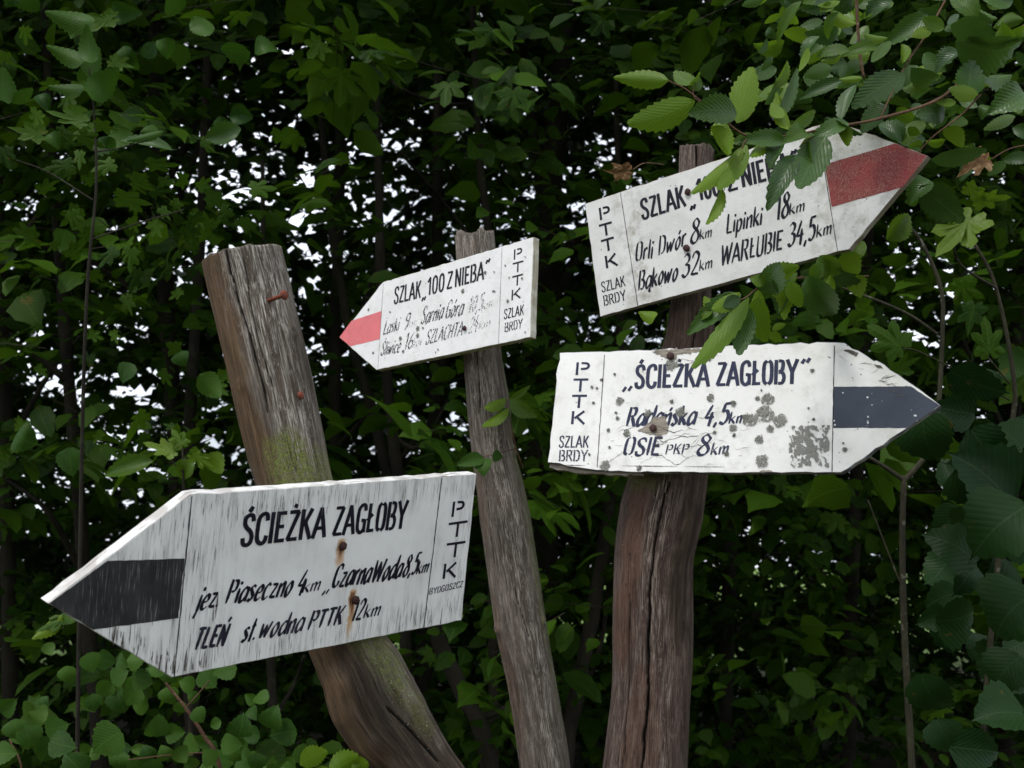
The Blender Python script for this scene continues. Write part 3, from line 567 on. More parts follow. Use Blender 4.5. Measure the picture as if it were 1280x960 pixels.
# S1: long open cracks in the paint at the lower left, a knot at the top
V, Fs = [], []; s1, e1 = SG['S1'], SIGN['S1']; r = random.Random(9); lst = []
for _ in range(46):
    t = r.random(); x = 140 + 130 * t; y = (805 + (x - 140) * .52 if x < 216 else 846 - (x - 216) * .18) - r.uniform(6, 26); lst.append((x, y, r.uniform(.006, .026), r.uniform(.0004, .0013)))
for _ in range(26): x = r.uniform(245, 420); lst.append((x, 620 - (x - 240) * .072 + r.uniform(5, 30), r.uniform(.006, .02), r.uniform(.0003, .0008)))
for _ in range(14): x = r.uniform(500, 572); lst.append((x, 784 - (x - 530) * .2 - r.uniform(5, 25), r.uniform(.006, .02), r.uniform(.0003, .0008)))
lst += [(270, 757, .03, .0016), (267, 768, .02, .0012), (207, 838, .03, .0022), (199, 830, .022, .0018), (152, 803, .014, .002)]
for i, (x, y, L, wd) in enumerate(lst):
    q = s1.on(x, y); n = 8; b0 = len(V); a = q.x
    for k in range(n):
        t = k / (n - 1); a += r.gauss(0, .00025); h = wd * .5 * (.2 + math.sin(math.pi * t)) * r.uniform(.5, 1.1); yy = q.y + L * (t - .5); yy = min(.0955, max(-.0955, yy))
        V += [(a + h, yy, .0006 + .00003 * (i % 4)), (a - h, yy, .0006 + .00003 * (i % 4))]
    for k in range(n - 1): Fs.append((b0 + 2 * k, b0 + 2 * k + 2, b0 + 2 * k + 3, b0 + 2 * k + 1))
o = pydata('paint_cracks', V, Fs, M['crack'], e1); o['kind'] = 'stuff'
# lichen rosettes
def crust(name, nx, ny, keep, seed, zs=.0012):
    r = np.random.default_rng(seed); x, y = np.meshgrid((np.arange(nx + 1) / nx - .5) * 2, (np.arange(ny + 1) / ny - .5) * 2); jx, jy = r.uniform(-.3, .3, x.shape) * 2 / nx, r.uniform(-.3, .3, x.shape) * 2 / ny
    k = keep(x[:-1, :-1] + 1 / nx, y[:-1, :-1] + 1 / ny, r); z = zs * (.25 + r.random(x.shape)); V = np.stack([x + jx, y + jy, z], -1).reshape(-1, 3); idx = np.arange((nx + 1) * (ny + 1)).reshape(ny + 1, nx + 1)
    a, b, c, d = idx[:-1, :-1][k], idx[:-1, 1:][k], idx[1:, 1:][k], idx[1:, :-1][k]; T = np.concatenate([np.stack([a, b, c], -1), np.stack([a, c, d], -1)]); u, inv = np.unique(T, return_inverse=True)
    return fast_mesh(name, V[u], inv.reshape(-1, 3), mat=M['lichen'], smooth=False)
def lichen_mesh(seed):
    def keep(x, y, r):
        rr = np.hypot(x, y); t = np.arctan2(y, x); n1 = vnoise(t / 6.283 + .5, rr, 11, 2, seed + 300); xx, yy = x * .8 + y * .5 + .2 * np.sin(7 * y), y * .8 - x * .5 + .2 * np.sin(6 * x); n2 = vnoise(xx * .4 + .5, yy * .4 + .5, 15, 15, seed + 320); lace = vnoise(xx * .4 + .5, yy * .4 + .5, 20, 20, seed + 340)
        return (rr < .55 + .5 * n1 + .22 * (n2 - .5)) & (lace > .34 - .12 * (rr < .5))
    return crust('lichen_patch', 32, 32, keep, seed)
LM = [lichen_mesh(i) for i in range(7)]
def lichen(k, px, py, rpx):
    s = SG[k]; q = s.on(px, py); o = bpy.data.objects.new('lichen_patch', random.choice(LM)); link(o, SIGN[k]); rr = rpx / F * s.depth(px, py) * 1.08
    o.location = (q.x, q.y, .0006); o.scale = (rr, rr, 1); o.rotation_euler = (0, 0, random.uniform(0, 6))
for a in [(774.6, 501.4, 6), (768.5, 468, 2), (887.7, 497.7, 5.2), (917.2, 504.2, 4), (783.3, 542, 5), (810, 516.3, 5.5), (756.4, 581.9, 7.5), (799, 585, 4), (908.5, 567, 4), (917.2, 534.8, 5.5), (917.9, 544.3, 2.8), (760.8, 538, 2.7), (770, 516, 2), (772, 523, 2.6), (742, 503.6, 2), (740, 484, 2.3), (752, 475, 2.2), (746.5, 485, 1.8), (893, 540.8, 2.6), (959.4, 498.3, 8), (947.3, 498.3, 4), (955.4, 516.3, 11.5), (937.5, 524.6, 8.3), (975.8, 525, 9.5), (963, 535.5, 6), (949.5, 548.6, 6), (952.8, 577.5, 9), (1015.6, 463.3, 3), (1056.7, 561.8, 3.5), (1011, 510, 1.6), (1017.4, 524, 2.2), (840, 456, 9), (887, 449, 3), (851, 516, 7), (762, 559, 1.8), (737, 568, 2), (933, 521, 5), (840, 502, 3), (952, 488, 1.6), (1054, 554, 1.6)]: lichen('S4', *a)
def keepb(x, y, r):
    u_ = x * .8 + y * .6 + .06 * np.sin(5 * y + 2 * x); v_ = y * .8 - x * .6 + .06 * np.sin(6 * x - y); n1 = vnoise(u_ * .5 + .7, v_ * .3 + .5, 9, 9, 401); n2 = vnoise(u_ * .5 + .7, v_ * .3 + .5, 31, 31, 402); return (n1 * .5 + n2 * .55 > .46 + .08 * (y < -.2) + .16 * np.maximum(np.abs(x), np.abs(y)) ** 8 + r.uniform(-.02, .02, x.shape)) & (np.abs(x) < .97)
qa, qb = s4.on(984.5, 584), s4.on(1038.5, 531.5); cm = crust('lichen_crust', 100, 96, keepb, 77, .0009); o = link(bpy.data.objects.new('lichen_crust', cm), e4); o.location = ((qa.x + qb.x) / 2, (qa.y + qb.y) / 2, .0005); o.scale = ((qb.x - qa.x) / 2, (qb.y - qa.y) / 2, 1); o['kind'] = 'stuff'; o['label'] = 'squarish mottled patch of grey lichen'
for a in [(579, 363.4, 3), (522.7, 410.5, 4), (500.8, 423, 3), (522.5, 419.5, 3.2), (635, 376.5, 2.2), (606.9, 341, 2.6), (504.5, 439.5, 2), (617, 364, 1.8), (619, 364.5, 1.2), (632, 332, 1.3), (657, 321, 1.1), (653, 348, 1.7), (461, 387, 1.8), (467, 441, 1.8), (637, 347, 1.1), (548, 437, 1.3), (529, 410, 1.6), (488, 390, 1.2), (618, 340, 1.2), (657, 415, 1.2), (545, 440.5, 1)]: lichen('S2', *a)

# ------------------------------------------------------------------ posts
def build_post(name, rows, label, mat, cracks, silver=None, dark=None, moss=None, brown=None, spots=None, lumps=.003, seed=1, top_rag=.0, cut=0.0, nu=192, knots=(), step=.0032, groove=.75):
    """rows: (py, left px, right px, depth of axis) from the top of the post down, then carried on down to the ground"""
    C, Rr = [], []
    for (y, l, r_, d) in rows: C.append(at((l + r_) / 2, y, d)); Rr.append((r_ - l) / 2 / F * d)
    # true radius is measured square to the axis
    for i in range(len(C)):
        a, b = rows[max(i - 1, 0)], rows[min(i + 1, len(rows) - 1)]; sl = ((b[1] + b[2]) - (a[1] + a[2])) / 2 / (b[0] - a[0]); Rr[i] *= 1 / math.sqrt(1 + sl * sl)
    last = C[-1]; dr = (C[-1] - C[-2]).normalized()
    for t in (.15, .35, .6, .8, 1.0):
        q = last + dr * (last.z * t * .9); q = Vector((last.x + (q.x - last.x) * (1 - t * .35), last.y + (q.y - last.y) * (1 - t * .35), last.z * (1 - t) - .05 * t)); C.append(q); Rr.append(Rr[-1] * 1.02)
    P = catmull(C, 16); t_ = np.linspace(0, len(C) - 1, len(P)); rad = np.interp(t_, range(len(C)), Rr)
    P = np.array([tuple(p) for p in P]); L = np.concatenate([[0], np.cumsum(np.linalg.norm(np.diff(P, axis=0), axis=1))]); tot = L[-1]
    nv = int(min(tot, 1.1) / step) + 40; s = np.concatenate([np.linspace(0, min(tot, 1.1), nv - 40), np.linspace(min(tot, 1.1), tot, 41)[1:]])
    PP = np.stack([np.interp(s, L, P[:, i]) for i in range(3)], 1); rr = np.interp(s, L, rad)
    k_ = np.ones(9) / 9; pad = np.pad(PP, ((4, 4), (0, 0)), 'edge'); 
    T = np.gradient(PP, axis=0); T /= np.linalg.norm(T, axis=1)[:, None]
    Nn = np.array(tuple(CAM)) - PP; Nn -= (Nn * T).sum(1)[:, None] * T; Nn /= np.linalg.norm(Nn, axis=1)[:, None]; S = np.cross(T, Nn); S *= np.sign(S[:, 0])[:, None]
    a = (np.arange(nu) / nu - .5); U, Vv = np.meshgrid(a, s); vn = Vv / tot
    rel = (vnoise(U, vn, 44, int(tot * 9), seed) - .5) * .0016 + (vnoise(U, vn, 96, int(tot * 22), seed + 1) - .5) * .0011 + (vnoise(U, vn, 16, int(tot * 4), seed + 2) - .5) * .003
    rel *= groove
    big = (vnoise(U, vn, 4, max(3, int(tot * 5)), seed + 3) - .5) * lumps * 2 + (vnoise(U, vn, 7, max(3, int(tot * 9)), seed + 4) - .5) * lumps
    crk = np.zeros_like(U)
    for (pts, wd, dep) in cracks:      # pts: (py, px) down the post
        # find u for each ring from the pixel the crack crosses
        ys = np.array([px_of(Vector(p))[1] for p in PP]); xs = np.array([px_of(Vector(p))[0] for p in PP]); ds = np.array([px_of(Vector(p))[2] for p in PP])
        px = np.interp(ys, [q[0] for q in pts], [q[1] for q in pts]); off = (px - xs) / F * ds / rr; u0 = np.arcsin(np.clip(off, -.97, .97)) / (2 * np.pi)
        live = np.clip((ys - pts[0][0]) / 8 + .5, 0, 1) * np.clip((pts[-1][0] - ys) / 8 + .5, 0, 1)
        du = np.abs(U - u0[:, None] - (vnoise(U * 0, vn, 4, 90, seed + 9) - .5) * .008) * 2 * np.pi * rr[:, None]; wv = wd * (.5 + vnoise(U * 0, vn, 4, 40, seed + 7)) * live[:, None] + 1e-6
        c = np.clip(1 - du / wv, 0, 1); rel -= dep * c ** .6; crk = np.maximum(crk, np.clip(c * 3, 0, 1))
    for (ky, kx, kr, kh) in knots:
        ys = np.array([px_of(Vector(p))[1] for p in PP]); xs = np.array([px_of(Vector(p))[0] for p in PP]); ds = np.array([px_of(Vector(p))[2] for p in PP])
        i = int(np.argmin(abs(ys - ky))); u0 = math.asin(max(-1, min(1, (kx - xs[i]) / F * ds[i] / rr[i]))) / (2 * math.pi)
        dd = np.sqrt(((U - u0) * 2 * np.pi * rr[:, None]) ** 2 + (Vv - s[i]) ** 2) / kr; rel += kh * np.exp(-dd ** 2) * (1 - .8 * np.exp(-(dd * 3) ** 2))
    R = rr[:, None] + rel + big
    co, si = np.cos(2 * np.pi * U), np.sin(2 * np.pi * U)
    Vx = PP[:, None] + R[..., None] * (co[..., None] * Nn[:, None] + si[..., None] * S[:, None])
    # ragged or slanted top
    topo = (vnoise(U, U * 0, 14, 2, seed + 5) - .2) * top_rag + (vnoise(U, U * 0, 40, 2, seed + 6) - .5) * top_rag * .4 + (1 - co) * .5 * cut
    fade = np.exp(-Vv / .02); Vx += T[:, None] * (topo * fade)[..., None]
    nvr = len(s); V = Vx.reshape(-1, 3); f = []
    idx = np.arange(nvr * nu).reshape(nvr, nu); A = idx[:-1]; Bq = np.roll(idx, -1, 1)[:-1]; Cq = np.roll(idx, -1, 1)[1:]; D = idx[1:]
    Tq = np.concatenate([np.stack([A, D, Cq], -1).reshape(-1, 3), np.stack([A, Cq, Bq], -1).reshape(-1, 3)])
    uvs = np.stack([U * 2 * np.pi * rr.mean(), Vv], -1).reshape(-1, 2)
    att = {'crack': crk.ravel(), 'relief': rel.ravel()}
    ysr = np.array([px_of(Vector(p))[1] for p in PP])
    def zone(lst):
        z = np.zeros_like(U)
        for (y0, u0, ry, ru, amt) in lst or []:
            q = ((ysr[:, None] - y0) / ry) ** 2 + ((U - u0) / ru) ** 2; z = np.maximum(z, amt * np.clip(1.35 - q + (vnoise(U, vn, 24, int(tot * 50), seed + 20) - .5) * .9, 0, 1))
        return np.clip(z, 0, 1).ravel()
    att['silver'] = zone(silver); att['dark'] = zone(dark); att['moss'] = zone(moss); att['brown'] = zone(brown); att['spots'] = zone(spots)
    # cap: rings shrinking to the middle, slightly rough
    ring = idx[0]; base = len(V); capV = []; cen = V[ring].mean(0)
    for q, kk in ((.985, 0), (.8, 1), (.5, 2), (.2, 3)):
        h = (vnoise(a, a * 0 + q, 30, 5, seed + 30 + kk) - .5) * (.004 + top_rag * .2); capV.append(cen + (V[ring] - cen) * q + (-T[0]) * (h[:, None] + .0005))
    capV = np.vstack(capV + [cen[None] - T[0] * .001]); V = np.vstack([V, capV]); tris = []
    rings = [ring] + [base + np.arange(nu) + nu * i for i in range(4)]
    for i in range(4):
        a0, a1 = rings[i], rings[i + 1]; tris.append(np.stack([a0, np.roll(a0, -1), np.roll(a1, -1)], -1)); tris.append(np.stack([a0, np.roll(a1, -1), a1], -1))
    tris.append(np.stack([rings[4], np.roll(rings[4], -1), np.full(nu, len(V) - 1)], -1)); Tq = np.vstack([Tq] + tris)
    cuv = np.stack([capV[:, 0] * 3, capV[:, 2] * 0 + capV[:, 1]], -1); uvs = np.vstack([uvs, cuv])
    org = np.array((C[-1].x, C[-1].y, 0.0))
    e = empty(name, tuple(org), label, 'post', 'weathered wooden posts carrying the signs')
    m = fast_mesh('shaft', V - org, Tq, uv=uvs, mat=mat)
    # backface seam: fine. per vertex masks
    for kk, vv in att.items():
        at_ = m.attributes.new(kk, 'FLOAT', 'POINT'); at_.data.foreach_set('value', np.concatenate([vv, np.zeros(len(V) - len(vv))]).astype(np.float32))
    link(bpy.data.objects.new('shaft', m), e); return e
def behind(k, px, py, off): return SG[k].depth(px, py) + off
dS1 = behind('S1', 433, 715, 0); dS2 = behind('S2', 600, 380, 0); dS3 = behind('S3', 860, 275, 0); dS4 = behind('S4', 828, 500, 0)
d1 = dS1 + .075; d2 = dS2 + .1; d3 = max(dS4, dS3) + .085
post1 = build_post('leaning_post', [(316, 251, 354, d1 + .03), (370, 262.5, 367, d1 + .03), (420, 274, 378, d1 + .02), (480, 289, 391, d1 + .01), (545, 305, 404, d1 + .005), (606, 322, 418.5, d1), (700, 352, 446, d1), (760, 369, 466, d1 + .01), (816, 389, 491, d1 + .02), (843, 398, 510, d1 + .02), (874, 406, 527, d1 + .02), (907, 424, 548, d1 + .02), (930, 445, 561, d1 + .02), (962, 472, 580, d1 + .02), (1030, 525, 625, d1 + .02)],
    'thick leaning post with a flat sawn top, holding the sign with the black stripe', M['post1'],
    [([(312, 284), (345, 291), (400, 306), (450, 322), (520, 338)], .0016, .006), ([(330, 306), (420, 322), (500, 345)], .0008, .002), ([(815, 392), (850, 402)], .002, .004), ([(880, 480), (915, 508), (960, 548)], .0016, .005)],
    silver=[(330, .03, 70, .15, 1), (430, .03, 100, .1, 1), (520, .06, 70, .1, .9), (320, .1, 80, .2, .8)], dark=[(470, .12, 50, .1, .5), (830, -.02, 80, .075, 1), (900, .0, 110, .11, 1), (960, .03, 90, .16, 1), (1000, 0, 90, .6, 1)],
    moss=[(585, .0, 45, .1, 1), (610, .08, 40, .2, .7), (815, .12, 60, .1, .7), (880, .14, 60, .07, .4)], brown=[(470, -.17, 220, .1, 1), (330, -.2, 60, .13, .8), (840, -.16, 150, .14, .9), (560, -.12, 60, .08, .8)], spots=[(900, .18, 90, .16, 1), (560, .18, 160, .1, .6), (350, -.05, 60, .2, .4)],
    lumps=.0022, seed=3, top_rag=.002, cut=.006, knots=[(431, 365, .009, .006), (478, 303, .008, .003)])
post2 = build_post('slender_post', [(291, 567, 617, d2 + .035), (340, 570, 622, d2 + .03), (440, 578, 627, d2 + .015), (500, 583, 636, d2), (560, 590, 641, d2), (600, 595, 652, d2), (650, 601, 662, d2), (700, 608, 670, d2), (780, 619, 684, d2), (860, 636, 697, d2), (960, 651, 711, d2), (1020, 657, 717, d2)],
    'slender middle post with a ragged top, holding the small sign with the pink stripe', M['post2'],
    [([(438, 596), (470, 599), (505, 600)], .0016, .006), ([(785, 622), (850, 639), (960, 652)], .0018, .006), ([(690, 636), (740, 645), (800, 662)], .0007, .002), ([(600, 607), (700, 618)], .0006, .0016)],
    silver=[(620, .03, 160, .07, .9), (860, .06, 150, .06, .9), (300, 0, 40, .6, .8), (480, -.04, 60, .1, .6)], dark=[(450, .2, 60, .07, .6)],
    moss=[(700, .2, 220, .07, .5)], brown=[(300, 0, 14, .5, 0), (850, -.17, 120, .08, .7), (620, -.18, 60, .08, .6)], spots=[(800, .1, 220, .2, .25)], lumps=.0018, seed=12, top_rag=.016, knots=[(567, 641, .012, .008), (778, 622, .01, .006), (778, 679, .009, .005)], groove=.8)
post3 = build_post('stout_post', [(184, 849, 893, d3), (250, 846, 890, d3), (330, 840, 888, d3), (380, 837, 889, d3), (430, 829, 892, d3), (500, 808, 890, d3), (560, 794, 888, d3), (602, 786, 886, d3), (640, 774.5, 882, d3), (699, 768.5, 868, d3), (780, 765.5, 866, d3), (830, 764.5, 865.7, d3), (880, 761.5, 862.5, d3), (960, 753, 859, d3), (1040, 745, 853, d3)],
    'stout reddish-brown post with long splits, holding the two signs pointing right', M['post3'],
    [([(600, 837.5), (649, 823), (699, 816), (744, 812), (869, 810), (950, 804)], .0024, .012), ([(690, 788), (780, 787.5), (870, 784.5), (965, 780)], .0011, .006), ([(184, 870), (214, 870)], .0016, .006), ([(395, 871), (440, 865)], .0018, .006), ([(620, 782), (700, 771)], .0012, .003)],
    silver=[(640, -.01, 70, .035, 1), (780, .0, 110, .05, .8), (900, .05, 90, .05, .7), (195, 0, 30, .5, .9)], dark=[(690, .13, 110, .07, .9), (860, .2, 120, .06, .6), (430, .1, 60, .1, .5)],
    moss=[(600, -.14, 20, .1, .7)], brown=[(680, -.1, 110, .05, 1), (780, -.14, 60, .07, .8), (900, -.02, 90, .08, .6), (430, .0, 40, .3, .5)], spots=[(650, -.1, 80, .1, .3), (240, 0, 70, .3, .4)], lumps=.003, seed=21, top_rag=.006, knots=[])
# loose nails sticking out of the leaning post
def stick_nail(px, py, d, dirv, ln, r, parent, mat):
    z = Vector(dirv).normalized(); x = z.orthogonal().normalized(); y = z.cross(x); o = nail('nail', (0, 0), 1, r, mat, parent, shank=ln, z0=0.0)
    M_ = Matrix.Translation(at(px, py, d)) @ Matrix(((x[0], y[0], z[0], 0), (x[1], y[1], z[1], 0), (x[2], y[2], z[2], 0), (0, 0, 0, 1))); o.matrix_world = M_; o.matrix_parent_inverse = Matrix.Translation(-parent.location); return o
stick_nail(354.5, 369, d1 - .035, (.75, -.55, .1), .024, .0062, post1, M['rust_red']); stick_nail(375, 494.5, d1 - .028, (.7, -.6, .2), .02, .005, post1, M['rust_red'])

# ------------------------------------------------------------------ leaves
def leaf_ovate(n, wmax, seed, teeth=.06, pleat=.0, fold=.16, arch=.1, cord=.0, sub=2, pw=.8):
    """leaf along +Y, length 1, upper side +Z. returns V, T, UV"""
    r = random.Random(seed); rows = []; V, UV, T = [], [], []
    ks = [-1, -.5, 0, .5, 1] if sub == 2 else [-1, 0, 1]
    bend = r.uniform(-.06, .06); tw = r.uniform(-.3, .3)
    for i in range(n + 1):
        t = i / n; hw = wmax * (math.sin(math.pi * min(1, t ** pw * .985 + .015 + cord)) ** .75) if t < 1 else .004
        if i == 0: hw = .02 + cord * .6
        for k in ks:
            e = hw * k
            if abs(k) == 1 and 0 < i < n: e *= 1 + (teeth if i % 2 else -teeth) * r.uniform(.6, 1.3)
            y = t + (-abs(k) * cord * .35 if i == 0 else 0) + (abs(k) * .03 if i % 2 else 0)
            z = fold * abs(e) - arch * (t - .4) ** 2 * 2.2 + pleat * (1 if i % 2 else -1) * (abs(k) if abs(k) < 1 else .8) + r.uniform(-1, 1) * .008 * abs(k) + tw * e * t
            V.append((e + bend * math.sin(math.pi * t), y, z)); UV.append((k * (hw / max(wmax, .01)), t))
    m = len(ks)
    for i in range(n):
        for j in range(m - 1):
            a, b, c, d = i * m + j, i * m + j + 1, (i + 1) * m + j + 1, (i + 1) * m + j; T += [(a, b, c), (a, c, d)]
    return np.array(V), np.array(T), np.array(UV)
def leaf_maple(seed, fine=True):
    r = random.Random(seed); lob = [(0, 1.0), (24, .52), (34, .62), (52, .88), (66, .5), (76, .52), (98, .72), (112, .42), (140, .36), (172, .12)]
    if fine:
        full = []
        for (a, b), (c, d) in zip(lob[:-1], lob[1:]): full += [(a, b)]; full += [((a + c) / 2 + 3, (b + d) / 2 * (1.07 if r.random() < .5 else .93))]
        lob = full + [lob[-1]]
    pts = [(0, 1.0)] + [(a, b) for a, b in lob[1:]] ; right = [(math.sin(math.radians(a)) * b * .95 * r.uniform(.93, 1.06), math.cos(math.radians(a)) * b * r.uniform(.94, 1.05)) for a, b in lob[1:]]
    left = [(-x * r.uniform(.92, 1.08), y) for x, y in right]; out_ = [(0, 1.0)] + right + left[::-1]
    V = [(0, 0, .0)]; UV = [(0, .3)]
    for x, y in out_: V.append((x * .45, y * .45, .03)); UV.append((x * .5, .35 + y * .3))
    for x, y in out_: V.append((x, y, -.16 * (x * x + y * y) + r.uniform(-.03, .03))); UV.append((x, .4 + y * .6))
    n = len(out_); T = []
    for k in range(n):
        j = (k + 1) % n; T.append((0, 1 + j, 1 + k)); T += [(1 + k, 1 + j, 1 + n + j), (1 + k, 1 + n + j, 1 + n + k)]
    V = np.array(V); V[:, 1] += .3; V *= .78; return V, np.array(T), np.array(UV)
NEAR = [leaf_ovate(18, .3, i, .07, .008, (.1, .5, .22, .35, .6, .15)[i], (.1, .3, .16, .42, .2, -.12)[i], 0) for i in range(6)]            # hornbeam, pleated and toothed
HAZ = [leaf_ovate(14, .44, 20 + i, .05, .002, (.05, .3, .15, .4, .1)[i], (.1, .3, .2, .12, .4)[i], .09, pw=.68) for i in range(5)]       # hazel, broad
MAP = [leaf_maple(40 + i) for i in range(4)]
MIDL = [leaf_ovate(6, .3, 60 + i, .06, .0, .2, .12, 0, sub=1) for i in range(4)]
MIDH = [leaf_ovate(6, .42, 64 + i, .06, .0, .12, .12, .08, sub=1, pw=.7) for i in range(3)]
MAPC = [leaf_maple(80, False), leaf_maple(81, False)]
FARL = [leaf_ovate(2, .34, 70 + i, .0, .0, .2, .12, 0, sub=1) for i in range(3)]
def leaf_meshes(L, mat, nm): return [fast_mesh(nm, V, T, uv=U, mat=mat) for V, T, U in L]
def crumple(L):
    V, T, U = L; V = V.copy(); V[:, 2] += .3 * np.abs(V[:, 0]) ** .8 - .35 * (V[:, 1] - .4) ** 2 + .09 * np.sin(V[:, 1] * 17 + V[:, 0] * 9) ; V[:, 0] *= .75; return V, T, U
LMESH = {'near': leaf_meshes(NEAR, M['leaf_near'], 'leaf_hornbeam'), 'blue': leaf_meshes(NEAR, M['leaf_blue'], 'leaf_hornbeam_blue'), 'hazel': leaf_meshes(HAZ, M['leaf_hazel'], 'leaf_hazel'),
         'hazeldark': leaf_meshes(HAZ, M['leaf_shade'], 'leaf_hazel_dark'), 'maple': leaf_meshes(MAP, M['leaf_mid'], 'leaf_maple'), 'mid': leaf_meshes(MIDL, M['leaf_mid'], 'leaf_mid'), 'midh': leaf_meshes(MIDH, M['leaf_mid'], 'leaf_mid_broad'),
         'dry': leaf_meshes([crumple(leaf_maple(50)), crumple(leaf_maple(52))], M['dry_leaf'], 'leaf_dry'), 'sap': leaf_meshes(NEAR, M['leaf_sapling'], 'leaf_oval'), 'near_maple': leaf_meshes([leaf_maple(44 + i) for i in range(2)], M['leaf_near'], 'leaf_maple_bright')}
DEF = random.Random(5)
def px_leaf(parent, kind, base, tip, wpx, d, dt=0.0, under=False, roll=25, name='leaf', half=.3):
    """one near leaf: pixel of its base and tip, its width in px, depth at the base and how much deeper its tip is"""
    a, b = at(base[0], base[1], d), at(tip[0], tip[1], d + dt); Y = (b - a); L = Y.length; Y.normalize(); view = (CAM - (a + b) / 2).normalized()
    Z = (view - Y * view.dot(Y)).normalized(); Z = (Matrix.Rotation(math.radians(roll), 3, Y) @ Z) * (-1 if under else 1); X = Y.cross(Z)
    hw = {'hazel': .44, 'hazeldark': .44, 'maple': .75, 'near_maple': .75, 'dry': .7}.get(kind, .3)
    wr = wpx / 2 / F * d / hw / max(.5, abs(math.cos(math.radians(roll)))); wr = min(max(wr, L * .35), L * 1.6)
    o = bpy.data.objects.new(name, random.choice(LMESH[kind])); link(o, parent)
    o.matrix_local = Matrix.Translation(-parent.location) @ Matrix(((X[0] * wr, Y[0] * L, Z[0] * wr, a[0]), (X[1] * wr, Y[1] * L, Z[1] * wr, a[1]), (X[2] * wr, Y[2] * L, Z[2] * wr, a[2]), (0, 0, 0, 1)))
    return o
def px_tube(pts, r0, r1, n=5, nu=7):
    P = catmull([at(*p) for p in pts], n); return (P, np.linspace(r0, r1, len(P)), nu)

dA = 1.5   # the hornbeam branch hangs just in front of the topmost sign
hb = empty('hornbeam_branch', at(1300, 60, 1.75), 'leafy hornbeam branch hanging from the upper right over the topmost sign', 'branch')
tube_obj('twig', [px_tube([(1300, 20, 1.8), (1240, 60, 1.7), (1180, 120, 1.6), (1100, 148, 1.55), (1035, 160, 1.52), (985, 170, 1.5), (935, 170, 1.48), (905, 150, 1.46), (880, 130, 1.46), (858, 112, 1.46), (836, 101, 1.46)], .0028, .0008),
                  px_tube([(880, 130, 1.46), (868, 122, 1.46), (866, 108, 1.46)], .0009, .0006), px_tube([(935, 170, 1.48), (925, 190, 1.47), (905, 238, 1.46)], .0011, .0006),
                  px_tube([(1187, -10, 1.62), (1160, 40, 1.6), (1132, 82, 1.58), (1100, 148, 1.55)], .0016, .0011), px_tube([(1070, -10, 1.7), (1074, 60, 1.7), (1080, 98, 1.7)], .0026, .002),
                  px_tube([(1035, 160, 1.52), (1018, 168, 1.5), (1000, 184, 1.49)], .0014, .0007), px_tube([(1226, 118, 1.62), (1200, 145, 1.6), (1165, 172, 1.6), (1140, 200, 1.62)], .0014, .001)],
         M['twig'], hb, hb.location)
